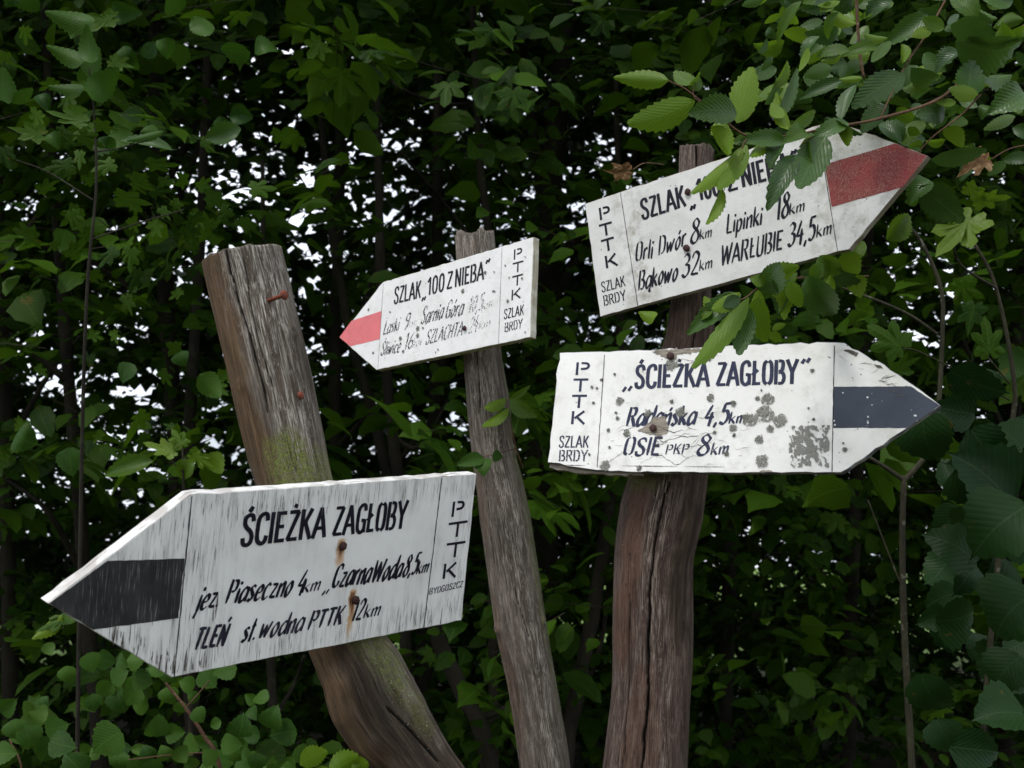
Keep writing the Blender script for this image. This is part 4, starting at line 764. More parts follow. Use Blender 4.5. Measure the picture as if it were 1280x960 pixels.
for a in [('near', (836, 101), (768, 98), 24, 1.46, .02, True, 10), ('near', (868, 127), (783, 156), 37, 1.46, .0, True, 8), ('near', (866, 108), (843, 92), 18, 1.46, .03, False, 40), ('near', (864, 110), (882, 93), 16, 1.46, .02, False, 40),
          ('blue', (923, 140), (864, 140), 36, 1.47, -.03, False, 15), ('near', (922, 152), (943, 80), 36, 1.48, .04, True, 12), ('near', (893, 158), (920, 194), 22, 1.47, -.02, True, 30), ('near', (905, 170), (898, 150), 24, 1.48, .05, True, 30),
          ('near', (930, 188), (864, 248), 18, 1.47, -.03, True, 35), ('near', (933, 182), (897, 240), 25, 1.475, -.03, True, 20), ('near', (904, 237), (886, 285), 13, 1.465, -.02, True, 45), ('blue', (985, 175), (928, 172), 20, 1.49, -.02, False, 35),
          ('blue', (994, 190), (958, 257), 27, 1.48, -.03, False, 20), ('blue', (1031, 172), (996, 240), 42, 1.49, -.04, False, 6), ('near', (1012, 163), (984, 170), 20, 1.5, -.04, False, 45), ('near', (1000, 184), (1040, 158), 16, 1.5, .04, False, 30),
          ('blue', (1062, 150), (1012, 172), 20, 1.5, -.01, False, 30), ('blue', (1030, 148), (1076, 170), 15, 1.52, -.03, False, 35), ('near', (985, 165), (968, 120), 16, 1.5, .04, True, 40), ('near', (990, 158), (1022, 138), 15, 1.52, .04, False, 30),
          ('blue', (972, 150), (1000, 84), 13, 1.52, .04, False, 45), ('near', (978, 148), (965, 130), 16, 1.5, .03, True, 20), ('near', (968, 110), (990, 75), 12, 1.54, .03, False, 50), ('blue', (960, 130), (978, 94), 12, 1.53, .03, False, 50),
          ('blue', (1052, 100), (998, 122), 18, 1.55, .02, False, 25), ('blue', (1068, 105), (1048, 150), 15, 1.55, -.02, False, 40), ('near', (1078, 98), (1048, 100), 9, 1.56, .02, True, 20), ('near', (1098, 58), (1050, 68), 17, 1.58, .02, False, 40),
          ('near', (1062, 62), (1020, 68), 13, 1.58, .02, False, 45), ('near', (1052, 70), (1028, 78), 10, 1.58, .02, True, 35), ('near', (1112, 52), (1090, 80), 14, 1.58, -.02, False, 35), ('near', (1128, 56), (1132, 80), 14, 1.58, -.02, True, 35),
          ('blue', (1160, 18), (1106, 55), 27, 1.58, .02, False, 15), ('near', (1180, 36), (1152, 24), 18, 1.57, .0, False, 20), ('near', (1165, 36), (1140, 44), 14, 1.57, .0, True, 30), ('blue', (1188, 30), (1242, 42), 32, 1.6, .02, False, 15),
          ('blue', (1132, 92), (1066, 133), 36, 1.57, -.01, False, 12), ('blue', (1140, 90), (1175, 108), 26, 1.6, .02, False, 30), ('blue', (1210, 120), (1212, 78), 34, 1.6, .03, False, 25), ('blue', (1282, 112), (1240, 138), 40, 1.58, -.02, False, 10),
          ('blue', (1200, 62), (1290, 70), 50, 1.62, .03, False, 40), ('near', (1222, 20), (1190, -12), 26, 1.6, .03, False, 25), ('near', (1245, 34), (1262, 50), 22, 1.62, -.02, False, 30), ('near', (1262, 44), (1290, 38), 18, 1.62, .0, False, 30),
          ('near', (1222, 118), (1185, 112), 20, 1.6, -.01, True, 25), ('blue', (1235, 130), (1225, 145), 20, 1.6, .0, False, 30), ('near', (1195, 128), (1170, 130), 10, 1.6, .0, False, 45), ('blue', (1184, 142), (1150, 138), 30, 1.63, .0, False, 20),
          ('blue', (1165, 200), (1236, 188), 22, 1.62, .02, False, 30), ('near', (1000, 0), (968, 50), 13, 1.6, .02, False, 45), ('near', (1050, 2), (1022, 8), 8, 1.6, .0, True, 45), ('near', (1046, 14), (1030, 48), 12, 1.6, .02, False, 50), ('blue', (1022, 42), (998, 72), 12, 1.6, .0, False, 50),
          ('near', (1042, 6), (1025, 12), 12, 1.6, .0, False, 20), ('near', (1155, 150), (1128, 180), 20, 1.62, .0, False, 35), ('near', (1180, 160), (1205, 182), 20, 1.62, .0, True, 30), ('blue', (1128, 175), (1100, 150), 26, 1.62, .02, False, 30),
          ('near', (1135, 160), (1150, 168), 12, 1.6, .0, False, 20), ('blue', (1110, 130), (1075, 165), 24, 1.58, .02, False, 35), ('near', (1010, 60), (1000, 90), 9, 1.57, .0, True, 50), ('near', (962, 172), (938, 200), 17, 1.49, -.02, True, 30), ('blue', (975, 176), (960, 206), 18, 1.49, -.02, False, 35), ('near', (1008, 178), (1012, 208), 16, 1.49, -.02, False, 40), ('near', (948, 172), (915, 178), 15, 1.48, .0, False, 30), ('near', (1050, 158), (1062, 182), 15, 1.5, .0, True, 35), ('blue', (1268, 0), (1225, -8), 30, 1.6, .0, False, 20)]:
    px_leaf(hb, a[0], a[1], a[2], a[3], a[4] + .0, a[5], a[6], a[7])
RH = random.Random(31)
for k in range(120):
    x = RH.uniform(955, 1290); y = RH.uniform(-15, 215) if x > 1110 else RH.uniform(-15, 125)
    if 1010 < x and y > 60 + (x - 1010) * .9 and x < 1175: y *= .45
    a_ = RH.uniform(-.7, 1.2) + (math.pi if RH.random() < .75 else 0); L_ = RH.uniform(20, 46); px_leaf(hb, RH.choice(['near', 'blue', 'blue', 'blue']), (x, y), (x + L_ * math.cos(a_), y + L_ * .8 * abs(math.sin(a_))), L_ * RH.uniform(.35, .6), RH.uniform(1.66, 2.1), RH.uniform(-.03, .03), RH.random() < .3, RH.uniform(-50, 50))
hc = empty('hornbeam_twig', at(1010, 345, 1.62), 'small hornbeam twig with toothed leaves between the two right-hand signs', 'twig')
tube_obj('twig', [px_tube([(1085, 345, 1.75), (1010, 347, 1.66), (975, 350, 1.6), (948, 360, 1.55), (932, 372, 1.52), (915, 378, 1.52)], .0016, .0008)], M['twig'], hc, hc.location)
for a in [('near', (923.4, 368.5), (888, 394), 20, 1.52, -.02, True, 20), ('blue', (925, 372), (904, 384), 17, 1.51, .0, False, 10), ('blue', (948, 362), (983, 333), 34, 1.54, .0, False, 30), ('blue', (926, 366), (858, 416), 28, 1.53, .0, False, 20), ('near', (962, 347), (997, 332), 26, 1.56, .0, True, 15),
          ('near', (936, 376), (866, 468), 25, 1.51, -.04, True, 22), ('blue', (934, 383), (925, 446), 30, 1.52, -.02, False, 15), ('near', (947, 372), (956, 430), 30, 1.54, .02, False, 18), ('blue', (962, 350), (968, 370), 20, 1.54, .0, False, 35), ('blue', (1008, 347), (1043, 398), 42, 1.64, .02, False, 15),
          ('near', (995, 340), (982, 372), 14, 1.6, .0, False, 40), ('near', (1022, 322), (1050, 345), 28, 1.66, .0, False, 20), ('near', (1050, 320), (1075, 340), 26, 1.66, .0, True, 25), ('near', (965, 412), (982, 405), 9, 1.6, .0, True, 10), ('near', (962, 416), (975, 428), 14, 1.6, .0, True, 40), ('blue', (1000, 338), (1075, 350), 26, 1.68, .02, False, 35),
          ('near', (900, 392), (880, 372), 16, 1.56, .02, True, 30), ('near', (820, 398), (800, 392), 18, 1.66, .02, True, 20), ('near', (985, 352), (1000, 385), 20, 1.58, .0, True, 25), ('near', (955, 356), (940, 345), 18, 1.53, .0, False, 30), ('blue', (915, 378), (900, 410), 18, 1.52, .0, False, 30), ('near', (970, 352), (985, 395), 22, 1.6, .02, True, 35), ('near', (1040, 346), (1022, 372), 20, 1.66, .0, True, 30), ('near', (1012, 345), (1030, 330), 20, 1.64, .0, False, 30), ('near', (950, 362), (938, 400), 16, 1.56, .02, True, 40), ('near', (890, 386), (872, 398), 13, 1.53, .0, False, 35), ('near', (1060, 345), (1078, 370), 24, 1.7, .0, True, 25), ('blue', (985, 360), (970, 392), 20, 1.62, .0, False, 30)]:
    px_leaf(hc, a[0], a[1], a[2], a[3], a[4], a[5], a[6], a[7])
hd = empty('leafy_shoot', at(637, 520, d2 - .02), 'short leafy shoot in front of the slender middle post', 'shoot')
tube_obj('twig', [px_tube([(654, 585, d2 - .02), (645, 560, d2 - .045), (637, 520, d2 - .05), (634, 500, d2 - .05)], .0016, .0007), px_tube([(645, 560, d2 - .045), (625, 566, d2 - .05), (600, 572, d2 - .06)], .0011, .0007)], M['twig'], hd, hd.location)
for a in [('near', (632, 500), (605, 514), 14, d2 - .05, -.02, True, 30), ('near', (636, 500), (664, 482), 9, d2 - .05, .02, False, 30), ('near', (637, 500), (670, 521), 20, d2 - .055, -.02, False, 12), ('near', (636, 512), (603, 535), 12, d2 - .055, -.02, True, 40), ('blue', (637, 513), (624, 522), 13, d2 - .05, .0, False, 20),
          ('hazel', (604, 573), (566, 583), 18, d2 - .08, -.02, False, 20), ('hazel', (602, 573), (604, 597), 24, d2 - .08, -.02, False, 10), ('hazel', (616, 568), (630, 572), 15, d2 - .06, .0, False, 10)]:
    px_leaf(hd, a[0], a[1], a[2], a[3], a[4], a[5], a[6], a[7])
dl = empty('dry_leaf', at(770, 212, 1.9), 'curled brown dead leaf caught left of the topmost sign', 'leaf'); px_leaf(dl, 'dry', (792, 212), (752, 216), 44, 1.9, .01, False, -20); tube_obj('stalk', [px_tube([(791, 212, 1.9), (806, 204, 1.92), (830, 206, 1.98)], .0009, .0012)], M['twig'], dl, dl.location)
dl = empty('dry_leaf', at(1216, 205, 1.66), 'crumpled pale brown dead leaf right of the topmost sign', 'leaf'); px_leaf(dl, 'dry', (1240, 198), (1196, 214), 56, 1.66, .01, False, 30); tube_obj('stalk', [px_tube([(1239, 199, 1.66), (1262, 186, 1.68), (1290, 180, 1.72)], .0009, .0012)], M['twig'], dl, dl.location)

# --- saplings and shrubs: a stem, twigs and large leaves one can pick out
def shrub(name, label, cat, stems, leaves, mat, group=None):
    e = empty(name, Vector((at(*stems[0][0][0]).x, at(*stems[0][0][0]).y, 0)), label, cat, group)
    main = [px_tube(s[0], s[1], s[2]) for s in stems[:1]]; tube_obj('stem', main, mat, e, e.location)
    for s in stems[1:]: tube_obj('twig', [px_tube(s[0], s[1], s[2])], mat, e, e.location)
    for a in leaves: px_leaf(e, *a)
    return e
R_ = random.Random(77)
def scatter(kind, cx, cy, sx, sy, n, size, d, dd=.15, down=.5):
    L = []
    for _ in range(n):
        x, y = R_.gauss(cx, sx), R_.gauss(cy, sy); a = R_.uniform(-.9, .9) + (math.pi / 2 if R_.random() < down else R_.choice([0, math.pi])); s = size * R_.uniform(.7, 1.2)
        L.append((kind, (x, y), (x + s * math.cos(a), y + s * math.sin(a) * .9), s * R_.uniform(.7, .95), d + R_.uniform(-dd, dd), R_.uniform(-.03, .03), R_.random() < .25, R_.uniform(-40, 40)))
    return L
shrub('hazel_sapling', 'pale-barked sapling with large dark leaves at the right edge', 'sapling',
      [([(1150, 1500, 2.6), (1145, 1100, 2.6), (1140, 960, 2.6), (1131, 800, 2.6), (1128, 680, 2.6), (1130, 596, 2.6)], .0095, .007), ([(1130, 600, 2.6), (1108, 585, 2.6), (1084, 570, 2.6)], .006, .004), ([(1131, 600, 2.6), (1160, 565, 2.6), (1172, 520, 2.6), (1178, 420, 2.6), (1176, 360, 2.6), (1150, 300, 2.6), (1128, 278, 2.6)], .0065, .004), ([(1172, 418, 2.6), (1130, 390, 2.6), (1060, 362, 2.6), (1000, 345, 2.6)], .004, .002), ([(1128, 735, 2.6), (1110, 690, 2.6), (1085, 625, 2.6)], .0025, .0015)],
      [('hazeldark', (1280, 630), (1205, 700), 100, 1.75, .02, False, 12), ('hazeldark', (1290, 740), (1232, 800), 100, 1.8, .02, False, 20), ('hazeldark', (1265, 625), (1180, 560), 80, 1.85, .02, False, 30), ('hazeldark', (1225, 700), (1150, 660), 60, 1.9, .02, False, 25),
       ('hazeldark', (1192, 935), (1262, 945), 55, 1.6, .02, False, 10), ('hazeldark', (1270, 820), (1235, 870), 60, 1.9, .02, False, 25), ('hazeldark', (1200, 590), (1240, 640), 60, 1.9, .02, False, 30), ('hazeldark', (1150, 520), (1172, 590), 70, 2.0, .02, False, 20), ('hazeldark', (1215, 540), (1262, 590), 60, 1.9, .0, False, 10),
       ('hazeldark', (1188, 465), (1270, 495), 46, 2.0, .02, False, 20), ('hazeldark', (1280, 890), (1210, 900), 60, 1.7, .0, False, 35), ('hazeldark', (1175, 780), (1230, 770), 60, 2.1, .02, False, 35), ('hazeldark', (1150, 850), (1190, 900), 50, 2.2, .02, False, 35), ('hazeldark', (1280, 560), (1240, 530), 50, 2.0, .0, False, 35)]
      + scatter('hazeldark', 1230, 700, 40, 140, 26, 55, 2.3, .25), M['bark_pale'])
shrub('maple_sapling', 'maple sapling with star-shaped green leaves right of the topmost sign', 'sapling',
      [([(1190, 1500, 2.3), (1230, 900, 2.3), (1262, 560, 2.3), (1268, 480, 2.3), (1245, 360, 2.3), (1216, 300, 2.3)], .007, .003), ([(1245, 360, 2.3), (1200, 330, 2.1), (1190, 285, 2.0)], .003, .0015), ([(1262, 480, 2.3), (1230, 440, 2.25)], .002, .001), ([(1262, 500, 2.3), (1150, 440, 2.3), (1120, 440, 2.3)], .002, .001)],
      [('near_maple', (1222, 262), (1170, 325), 78, 1.85, -.02, True, 25), ('near_maple', (1205, 230), (1235, 252), 30, 1.95, .0, True, 10), ('maple', (1135, 440), (1085, 405), 70, 2.1, .02, False, 20), ('maple', (1220, 375), (1208, 420), 50, 2.2, .0, False, 20), ('maple', (1238, 450), (1232, 395), 56, 2.1, .0, False, 20), ('maple', (1200, 345), (1215, 395), 55, 2.3, .0, False, 30), ('near_maple', (1215, 252), (1262, 245), 36, 1.95, .0, True, 30), ('blue', (1150, 232), (1205, 275), 40, 1.75, .0, False, 15), ('blue', (1160, 222), (1135, 250), 40, 1.75, .0, False, 25), ('maple', (1110, 470), (1150, 445), 40, 2.3, .02, True, 30), ('near', (1110, 300), (1140, 268), 30, 1.8, .0, False, 20), ('near', (1080, 300), (1050, 330), 26, 1.8, .0, False, 20)], M['bark_pale'])
shrub('beech_sapling', 'upright sapling with oval leaves at the upper left edge', 'sapling',
      [([(90, 1500, 2.1), (100, 700, 2.1), (108, 380, 2.1), (120, 240, 2.1), (118, 150, 2.1), (112, 85, 2.1)], .0045, .0012), ([(118, 190, 2.1), (150, 185, 2.1), (185, 175, 2.1)], .0016, .001), ([(116, 250, 2.1), (60, 215, 2.1), (20, 200, 2.1)], .0018, .001), ([(112, 300, 2.1), (170, 280, 2.1), (230, 262, 2.1)], .0018, .001)],
      [('sap', (112, 82), (107, 38), 24, 2.05, .02, True, 10), ('sap', (106, 80), (62, 62), 22, 2.05, .02, True, 20), ('sap', (112, 125), (142, 86), 34, 2.05, .02, True, 12), ('sap', (110, 98), (122, 60), 26, 2.1, .02, True, 20), ('sap', (108, 112), (65, 112), 15, 2.1, .02, True, 30), ('maple', (112, 154), (58, 140), 30, 2.05, .0, True, 30), ('maple', (116, 154), (150, 163), 26, 2.05, .0, True, 25),
       ('sap', (10, 130), (2, 85), 30, 2.0, .0, True, 25), ('sap', (16, 130), (42, 112), 16, 2.0, .0, True, 30), ('blue', (300, 160), (254, 172), 27, 2.6, .0, False, 12), ('maple', (180, 205), (225, 207), 28, 2.2, .0, False, 20), ('maple', (140, 245), (192, 255), 36, 2.1, .0, True, 22), ('maple', (95, 165), (130, 185), 34, 2.1, .0, False, 20), ('maple', (60, 170), (10, 160), 38, 2.2, .0, True, 20), ('maple', (95, 205), (50, 212), 30, 2.2, .0, False, 20),
       ('sap', (120, 30), (60, 22), 26, 2.3, .0, True, 35), ('maple', (150, 20), (90, 35), 34, 2.4, .0, True, 30), ('sap', (205, 165), (160, 178), 10, 2.2, .0, True, 35), ('maple', (45, 240), (75, 225), 26, 2.3, .0, False, 30), ('blue', (215, 185), (150, 170), 12, 2.3, .0, False, 50)]
      + scatter('maple', 110, 200, 90, 70, 34, 34, 2.5, .3) + scatter('sap', 200, 90, 120, 70, 20, 32, 2.8, .3) + scatter('maple', 200, 290, 90, 40, 22, 34, 2.7, .3), M['bark_dark'])
shrub('lime_sapling', 'young sapling with a bright spray of leaves left of the leaning post', 'sapling',
      [([(250, 1500, 2.4), (238, 900, 2.4), (232, 700, 2.4), (228, 560, 2.4)], .006, .002), ([(228, 590, 2.4), (200, 565, 2.4), (170, 570, 2.4)], .0015, .001), ([(228, 575, 2.4), (260, 560, 2.4)], .0015, .001)],
      [('near_maple', (225, 565), (180, 555), 36, 2.35, .0, True, 25), ('near_maple', (230, 560), (215, 535), 34, 2.35, .0, False, 20), ('near_maple', (235, 565), (272, 585), 30, 2.35, .0, True, 20), ('near', (190, 575), (128, 592), 26, 2.35, .0, False, 25), ('near', (240, 575), (222, 598), 22, 2.4, .0, False, 20), ('near', (255, 570), (280, 590), 24, 2.4, .0, True, 25), ('hazel', (88, 560), (92, 600), 30, 2.4, .0, False, 15), ('hazel', (20, 540), (45, 560), 40, 2.4, .0, False, 30), ('hazel', (250, 470), (282, 500), 30, 2.5, .0, True, 20), ('hazel', (165, 455), (150, 482), 24, 2.5, .0, False, 30), ('hazel', (225, 440), (232, 460), 24, 2.5, .0, False, 30)]
      + scatter('maple', 160, 480, 110, 60, 20, 30, 2.9, .2) + [('near_maple', (98, 765), (42, 790), 26, 1.9, .0, False, 30), ('near_maple', (100, 755), (60, 748), 20, 2.0, .0, False, 35), ('near', (80, 770), (45, 800), 16, 1.9, .0, True, 35)], M['bark_dark'])
bl = [('hazel', (150, 915), (112, 945), 48, 1.75, .0, False, 12)]
for (x, y, s) in [(150, 843, 26), (165, 873, 30), (195, 905, 32), (212, 872, 26), (134, 825, 26), (115, 830, 28), (220, 915, 26), (183, 940, 24), (157, 935, 18), (205, 940, 22), (228, 945, 24), (232, 855, 22), (180, 850, 28), (130, 862, 26), (150, 880, 34), (196, 830, 30), (215, 845, 26), (172, 825, 26), (262, 850, 30), (278, 838, 34), (250, 895, 22), (300, 905, 34), (290, 930, 28), (312, 920, 24), (342, 895, 34), (352, 918, 36), (296, 945, 20), (35, 925, 34), (60, 940, 40), (20, 915, 30), (80, 930, 36), (8, 940, 30), (45, 895, 26), (72, 908, 32), (10, 880, 28), (90, 955, 40), (240, 870, 18), (268, 905, 16), (320, 955, 26), (150, 955, 26), (260, 945, 24), (210, 818, 26), (118, 880, 24)]:
    a = R_.uniform(0, 6.28); bl.append(('hazel', (x - s * .5 * math.cos(a), y - s * .5 * math.sin(a)), (x + s * .55 * math.cos(a), y + s * .5 * math.sin(a)), s * .95, R_.uniform(1.75, 2.05), .0, R_.random() < .15, R_.uniform(-25, 25)))
for (x0, y0, x1, y1, w_) in [(375, 955, 410, 938, 26), (412, 965, 450, 940, 30), (440, 960, 462, 950, 20), (395, 975, 415, 960, 30)]: bl.append(('near', (x0, y0), (x1, y1), w_, 1.25, .0, True, 15))
shrub('hazel_shrub', 'low hazel shrub with round green leaves under the sign with the black stripe', 'shrub',
      [([(300, 1500, 2.0), (295, 1100, 2.0), (275, 960, 1.95), (255, 920, 1.95), (232, 885, 1.95), (205, 850, 1.95), (196, 822, 1.95)], .005, .002), ([(30, 1000, 1.9), (26, 955, 1.9), (12, 925, 1.9)], .002, .0012), ([(232, 885, 1.95), (250, 865, 1.95), (262, 850, 1.95)], .0014, .001), ([(270, 940, 1.95), (220, 943, 1.9), (160, 950, 1.9)], .0014, .001)],
      bl + scatter('hazel', 180, 900, 110, 40, 40, 26, 2.25, .15) + scatter('hazel', 330, 950, 70, 16, 14, 30, 2.2, .1), M['twig'])

# ------------------------------------------------------------------ ground
def ground_mat():
    N = NT('forest_floor'); p = coords(N); n = N.noise(p, 1.3, 6, .6); f = N.noise(p, 26, 5, .7); lf = N.voro(p, 22, out='Color')
    sx = N.n('SeparateColor'); N.l(lf, sx.inputs[0])
    c = N.mix(N.ramp(f, .35, .65), (.03, .024, .014), (.075, .055, .03)); c = N.mix(N.ramp(sx.outputs[0], .6, .8, 0, .5), c, (.11, .075, .035)); sy = N.n('SeparateXYZ'); N.l(p, sy.inputs[0]); c = N.mix(N.math('MAXIMUM', N.ramp(n, .48, .6), N.ramp(sy.outputs[1], 15, 19)), c, N.mix(N.ramp(sy.outputs[1], 14, 18), (.05, .09, .02), (.13, .2, .05))); c = N.mix(N.ramp(n, .55, .65, 0, .3), c, N.mix(N.ramp(f, .3, .7), (.03, .06, .015), (.07, .12, .03)))
    N.bsdf(c, .95, N.bump(f, .8, .03), .1); return N.m
n_ = 61; xs = np.sinh(np.linspace(-5, 5, n_)) / math.sinh(5) * 250; GX, GY = np.meshgrid(xs, xs + 6); GZ = (vnoise(GX / 60 + .5, (GY + 30) / 60, 24, 24, 5) - .5) * .18 * (np.hypot(GX, GY) > 2.2)
V = np.stack([GX, GY, GZ], -1).reshape(-1, 3); idx = np.arange(n_ * n_).reshape(n_, n_); A = idx[:-1, :-1]; B_ = idx[:-1, 1:]; C_ = idx[1:, 1:]; D = idx[1:, :-1]
gm = fast_mesh('forest_floor', V, np.concatenate([np.stack([A, B_, C_], -1).reshape(-1, 3), np.stack([A, C_, D], -1).reshape(-1, 3)]), mat=ground_mat())
tag(link(bpy.data.objects.new('ground', gm)), kind='structure')

# ------------------------------------------------------------------ woodland behind: trunks with limbs, sprays of leaves dealt to the nearest tree
TREES = [ # name, label, depth, trunk pixels (bottom to top, radius px), limbs
 ('young_tree', 'dark straight young tree behind the upper left leaves', 5.5, [(228, 1250, 14), (222, 640, 13), (208, 380, 12), (196, 100, 11), (188, -300, 8), (180, -800, 4)], [[(205, 300), (250, 180), (300, 60), (330, -80)], [(200, 250), (260, 110), (275, -60)], [(210, 400), (120, 330), (20, 300)]]),
 ('young_tree', 'thin dark stem rising behind the small sign with the pink stripe', 4.6, [(618, 1250, 9), (616, 700, 8), (612, 330, 7), (600, 200, 6), (592, 40, 5), (585, -300, 3)], [[(596, 128), (560, 130), (500, 110), (470, 70)], [(612, 330), (560, 260), (500, 190)]]),
 ('forked_tree', 'thick dark forked tree behind the gap between the middle and right signs', 6.2, [(672, 1300, 30), (676, 800, 26), (680, 420, 24), (684, 260, 21), (700, 120, 15), (712, -100, 11), (720, -500, 5)], [[(684, 270), (660, 120), (640, -60)], [(690, 330), (760, 260), (800, 180), (850, 60)], [(684, 380), (740, 300), (780, 290)]]),
 ('young_tree', 'slanting dark tree showing just right of the leaning post', 4.8, [(535, 1300, 10), (500, 700, 9), (485, 600, 9), (462, 500, 8), (440, 430, 7), (410, 250, 6), (395, 0, 4)], [[(470, 520), (520, 560), (560, 500)], [(440, 430), (470, 330), (480, 220)]]),
 ('young_tree', 'upright dark tree beside the leaning post under the arrow tip of the small sign', 5.6, [(440, 1300, 12), (428, 800, 11), (420, 600, 10), (419, 440, 10), (425, 200, 8), (430, -200, 5)], [[(420, 560), (460, 520), (500, 490)]]),
 ('young_tree', 'vertical dark tree just left of the slender middle post', 5.8, [(528, 1300, 16), (528, 900, 14), (536, 700, 12), (544, 520, 11), (546, 380, 9), (548, 100, 7), (552, -300, 4)], [[(544, 520), (490, 590), (470, 640)], [(545, 470), (580, 400), (590, 330)], [(530, 850), (548, 790), (552, 740)]]),
 ('leaning_tree', 'dark trunk leaning to the right below the lowest sign', 4.2, [(640, 1300, 16), (612, 960, 14), (575, 860, 13), (545, 790, 12), (505, 640, 10), (480, 420, 8), (470, 100, 5)], [[(590, 900), (640, 880), (660, 830)]]),
 ('young_tree', 'dark trunk behind the black tip of the lowest sign', 4.6, [(132, 1250, 14), (122, 900, 13), (108, 780, 12), (100, 640, 10), (80, 400, 9), (60, 100, 6), (40, -300, 3)], [[(105, 720), (60, 640), (10, 600)], [(90, 480), (20, 430), (-60, 420)]]),
 ('young_tree', 'dark trunk standing behind the round-leaved shrub', 4.4, [(245, 1250, 14), (240, 900, 12), (235, 820, 12), (232, 640, 10), (250, 300, 8), (262, 0, 5)], [[(240, 860), (300, 800), (330, 740)]]),
 ('young_tree', 'thin trunk left of the foot of the leaning post', 3.9, [(345, 1250, 8), (345, 950, 7), (340, 860, 7), (335, 700, 6), (330, 400, 5), (328, 200, 3)], [[(343, 900), (370, 850), (380, 820)]]),
 ('leaning_tree', 'dark diagonal trunk between the slender and the stout post', 4.8, [(670, 1300, 14), (705, 960, 13), (718, 880, 12), (742, 760, 11), (765, 600, 9), (775, 380, 7), (770, 100, 4)], [[(712, 900), (752, 800), (762, 700)]]),
 ('young_tree', 'dark tree behind the stout post and its two signs', 6.0, [(900, 1300, 14), (905, 900, 12), (915, 600, 11), (905, 300, 10), (893, 100, 9), (885, -200, 6)], [[(905, 200), (850, 60), (840, -60)], [(905, 800), (960, 760), (1010, 780)], [(898, 60), (960, -20), (990, -90)]]),
 ('young_tree', 'dark tree behind the arrow tips of the right-hand signs', 5.6, [(1060, 1300, 13), (1060, 900, 12), (1068, 650, 10), (1080, 400, 9), (1090, 120, 8), (1100, -300, 4)], [[(1080, 400), (1120, 300), (1180, 230)], [(1064, 760), (1010, 700), (960, 690)]]),
 ('young_tree', 'dark tree at the far right edge behind the large leaves', 5.4, [(1262, 1300, 14), (1258, 800, 13), (1268, 500, 11), (1278, 200, 9), (1290, -200, 5)], [[(1265, 560), (1210, 440), (1190, 380)], [(1275, 300), (1230, 240), (1180, 180)]]),
 ('young_tree', 'dark tree at the far left edge behind the sapling', 5.0, [(18, 1250, 14), (12, 800, 12), (6, 500, 11), (-5, 200, 8), (-20, -200, 5)], [[(10, 560), (60, 470), (100, 420)], [(8, 330), (60, 250), (110, 180)]]),
]
tree_objs, tree_xy = [], []
for (nm, lab, d, tr, limbs) in TREES:
    base = at(tr[0][0], tr[0][1], d); e = empty(nm, (base.x, base.y, 0), lab, 'tree', 'trees of the wood behind the signs')
    P = catmull([at(x, y, d) for x, y, r in tr], 8); P = [p for p in P if p.z > -.3]; n = len(P)
    rr = np.interp(np.linspace(0, len(tr) - 1, n), range(len(tr)), [.8 * r / F * d for x, y, r in tr]) * (1 + .05 * rng.standard_normal(n)); tube_obj('trunk', [(P, rr, 12)], M['bark_dark'], e, e.location)
    for L in limbs:
        m = len(L); P = catmull([at(x, y, d + .25 * i * random.uniform(-1, 1)) if i else at(x, y, d) for i, (x, y) in enumerate(L)], 7); tube_obj('limb', [(P, np.linspace(tr[2][2] / F * d * .42, .006, len(P)), 7)], M['bark_dark'], e, e.location)
    q = at(tr[2][0], tr[2][1], d); tree_objs.append(e); tree_xy.append((q.x, q.y))
tree_xy = np.array(tree_xy)

def field(n, d0, d1, x0, x1, y0, y1):
    d = (d0 ** 2 + (d1 ** 2 - d0 ** 2) * rng.random(n)) ** .5; return np.stack([x0 + (x1 - x0) * rng.random(n), y0 + (y1 - y0) * rng.random(n), d], 1)
def thin(px, py):
    """how open the wood is in a direction (0 closed .. 1 open)"""
    g_ = lambda cx, cy, sx, sy: np.exp(-((px - cx) / sx) ** 2 - ((py - cy) / sy) ** 2)
    o = 1.5 * g_(490, 520, 110, 100) + .8 * g_(540, 240, 180, 190) + .75 * g_(740, 200, 80, 110) + .35 * g_(330, 150, 110, 130) + .5 * g_(150, 500, 110, 120) + .3 * g_(1190, 370, 70, 90) + .3 * g_(900, 30, 200, 60) + .15 * g_(700, 620, 60, 50) + .25 * g_(60, 130, 80, 140) + .35 * g_(370, 380, 60, 120) + .3 * g_(1150, 560, 80, 40) + .35 * g_(1185, 790, 55, 60) + .12 * g_(950, 790, 60, 100) + .3 * g_(720, 800, 60, 80) + .4 * g_(430, 850, 60, 80)
    return np.clip(o, 0, 1)
def world_of(px, py, d):
    x = (px - 640) / F * d; y = (480 - py) / F * d
    return np.stack([x, cp * d - sp * y + 0 * x, CAM.z + sp * d + cp * y], -1)
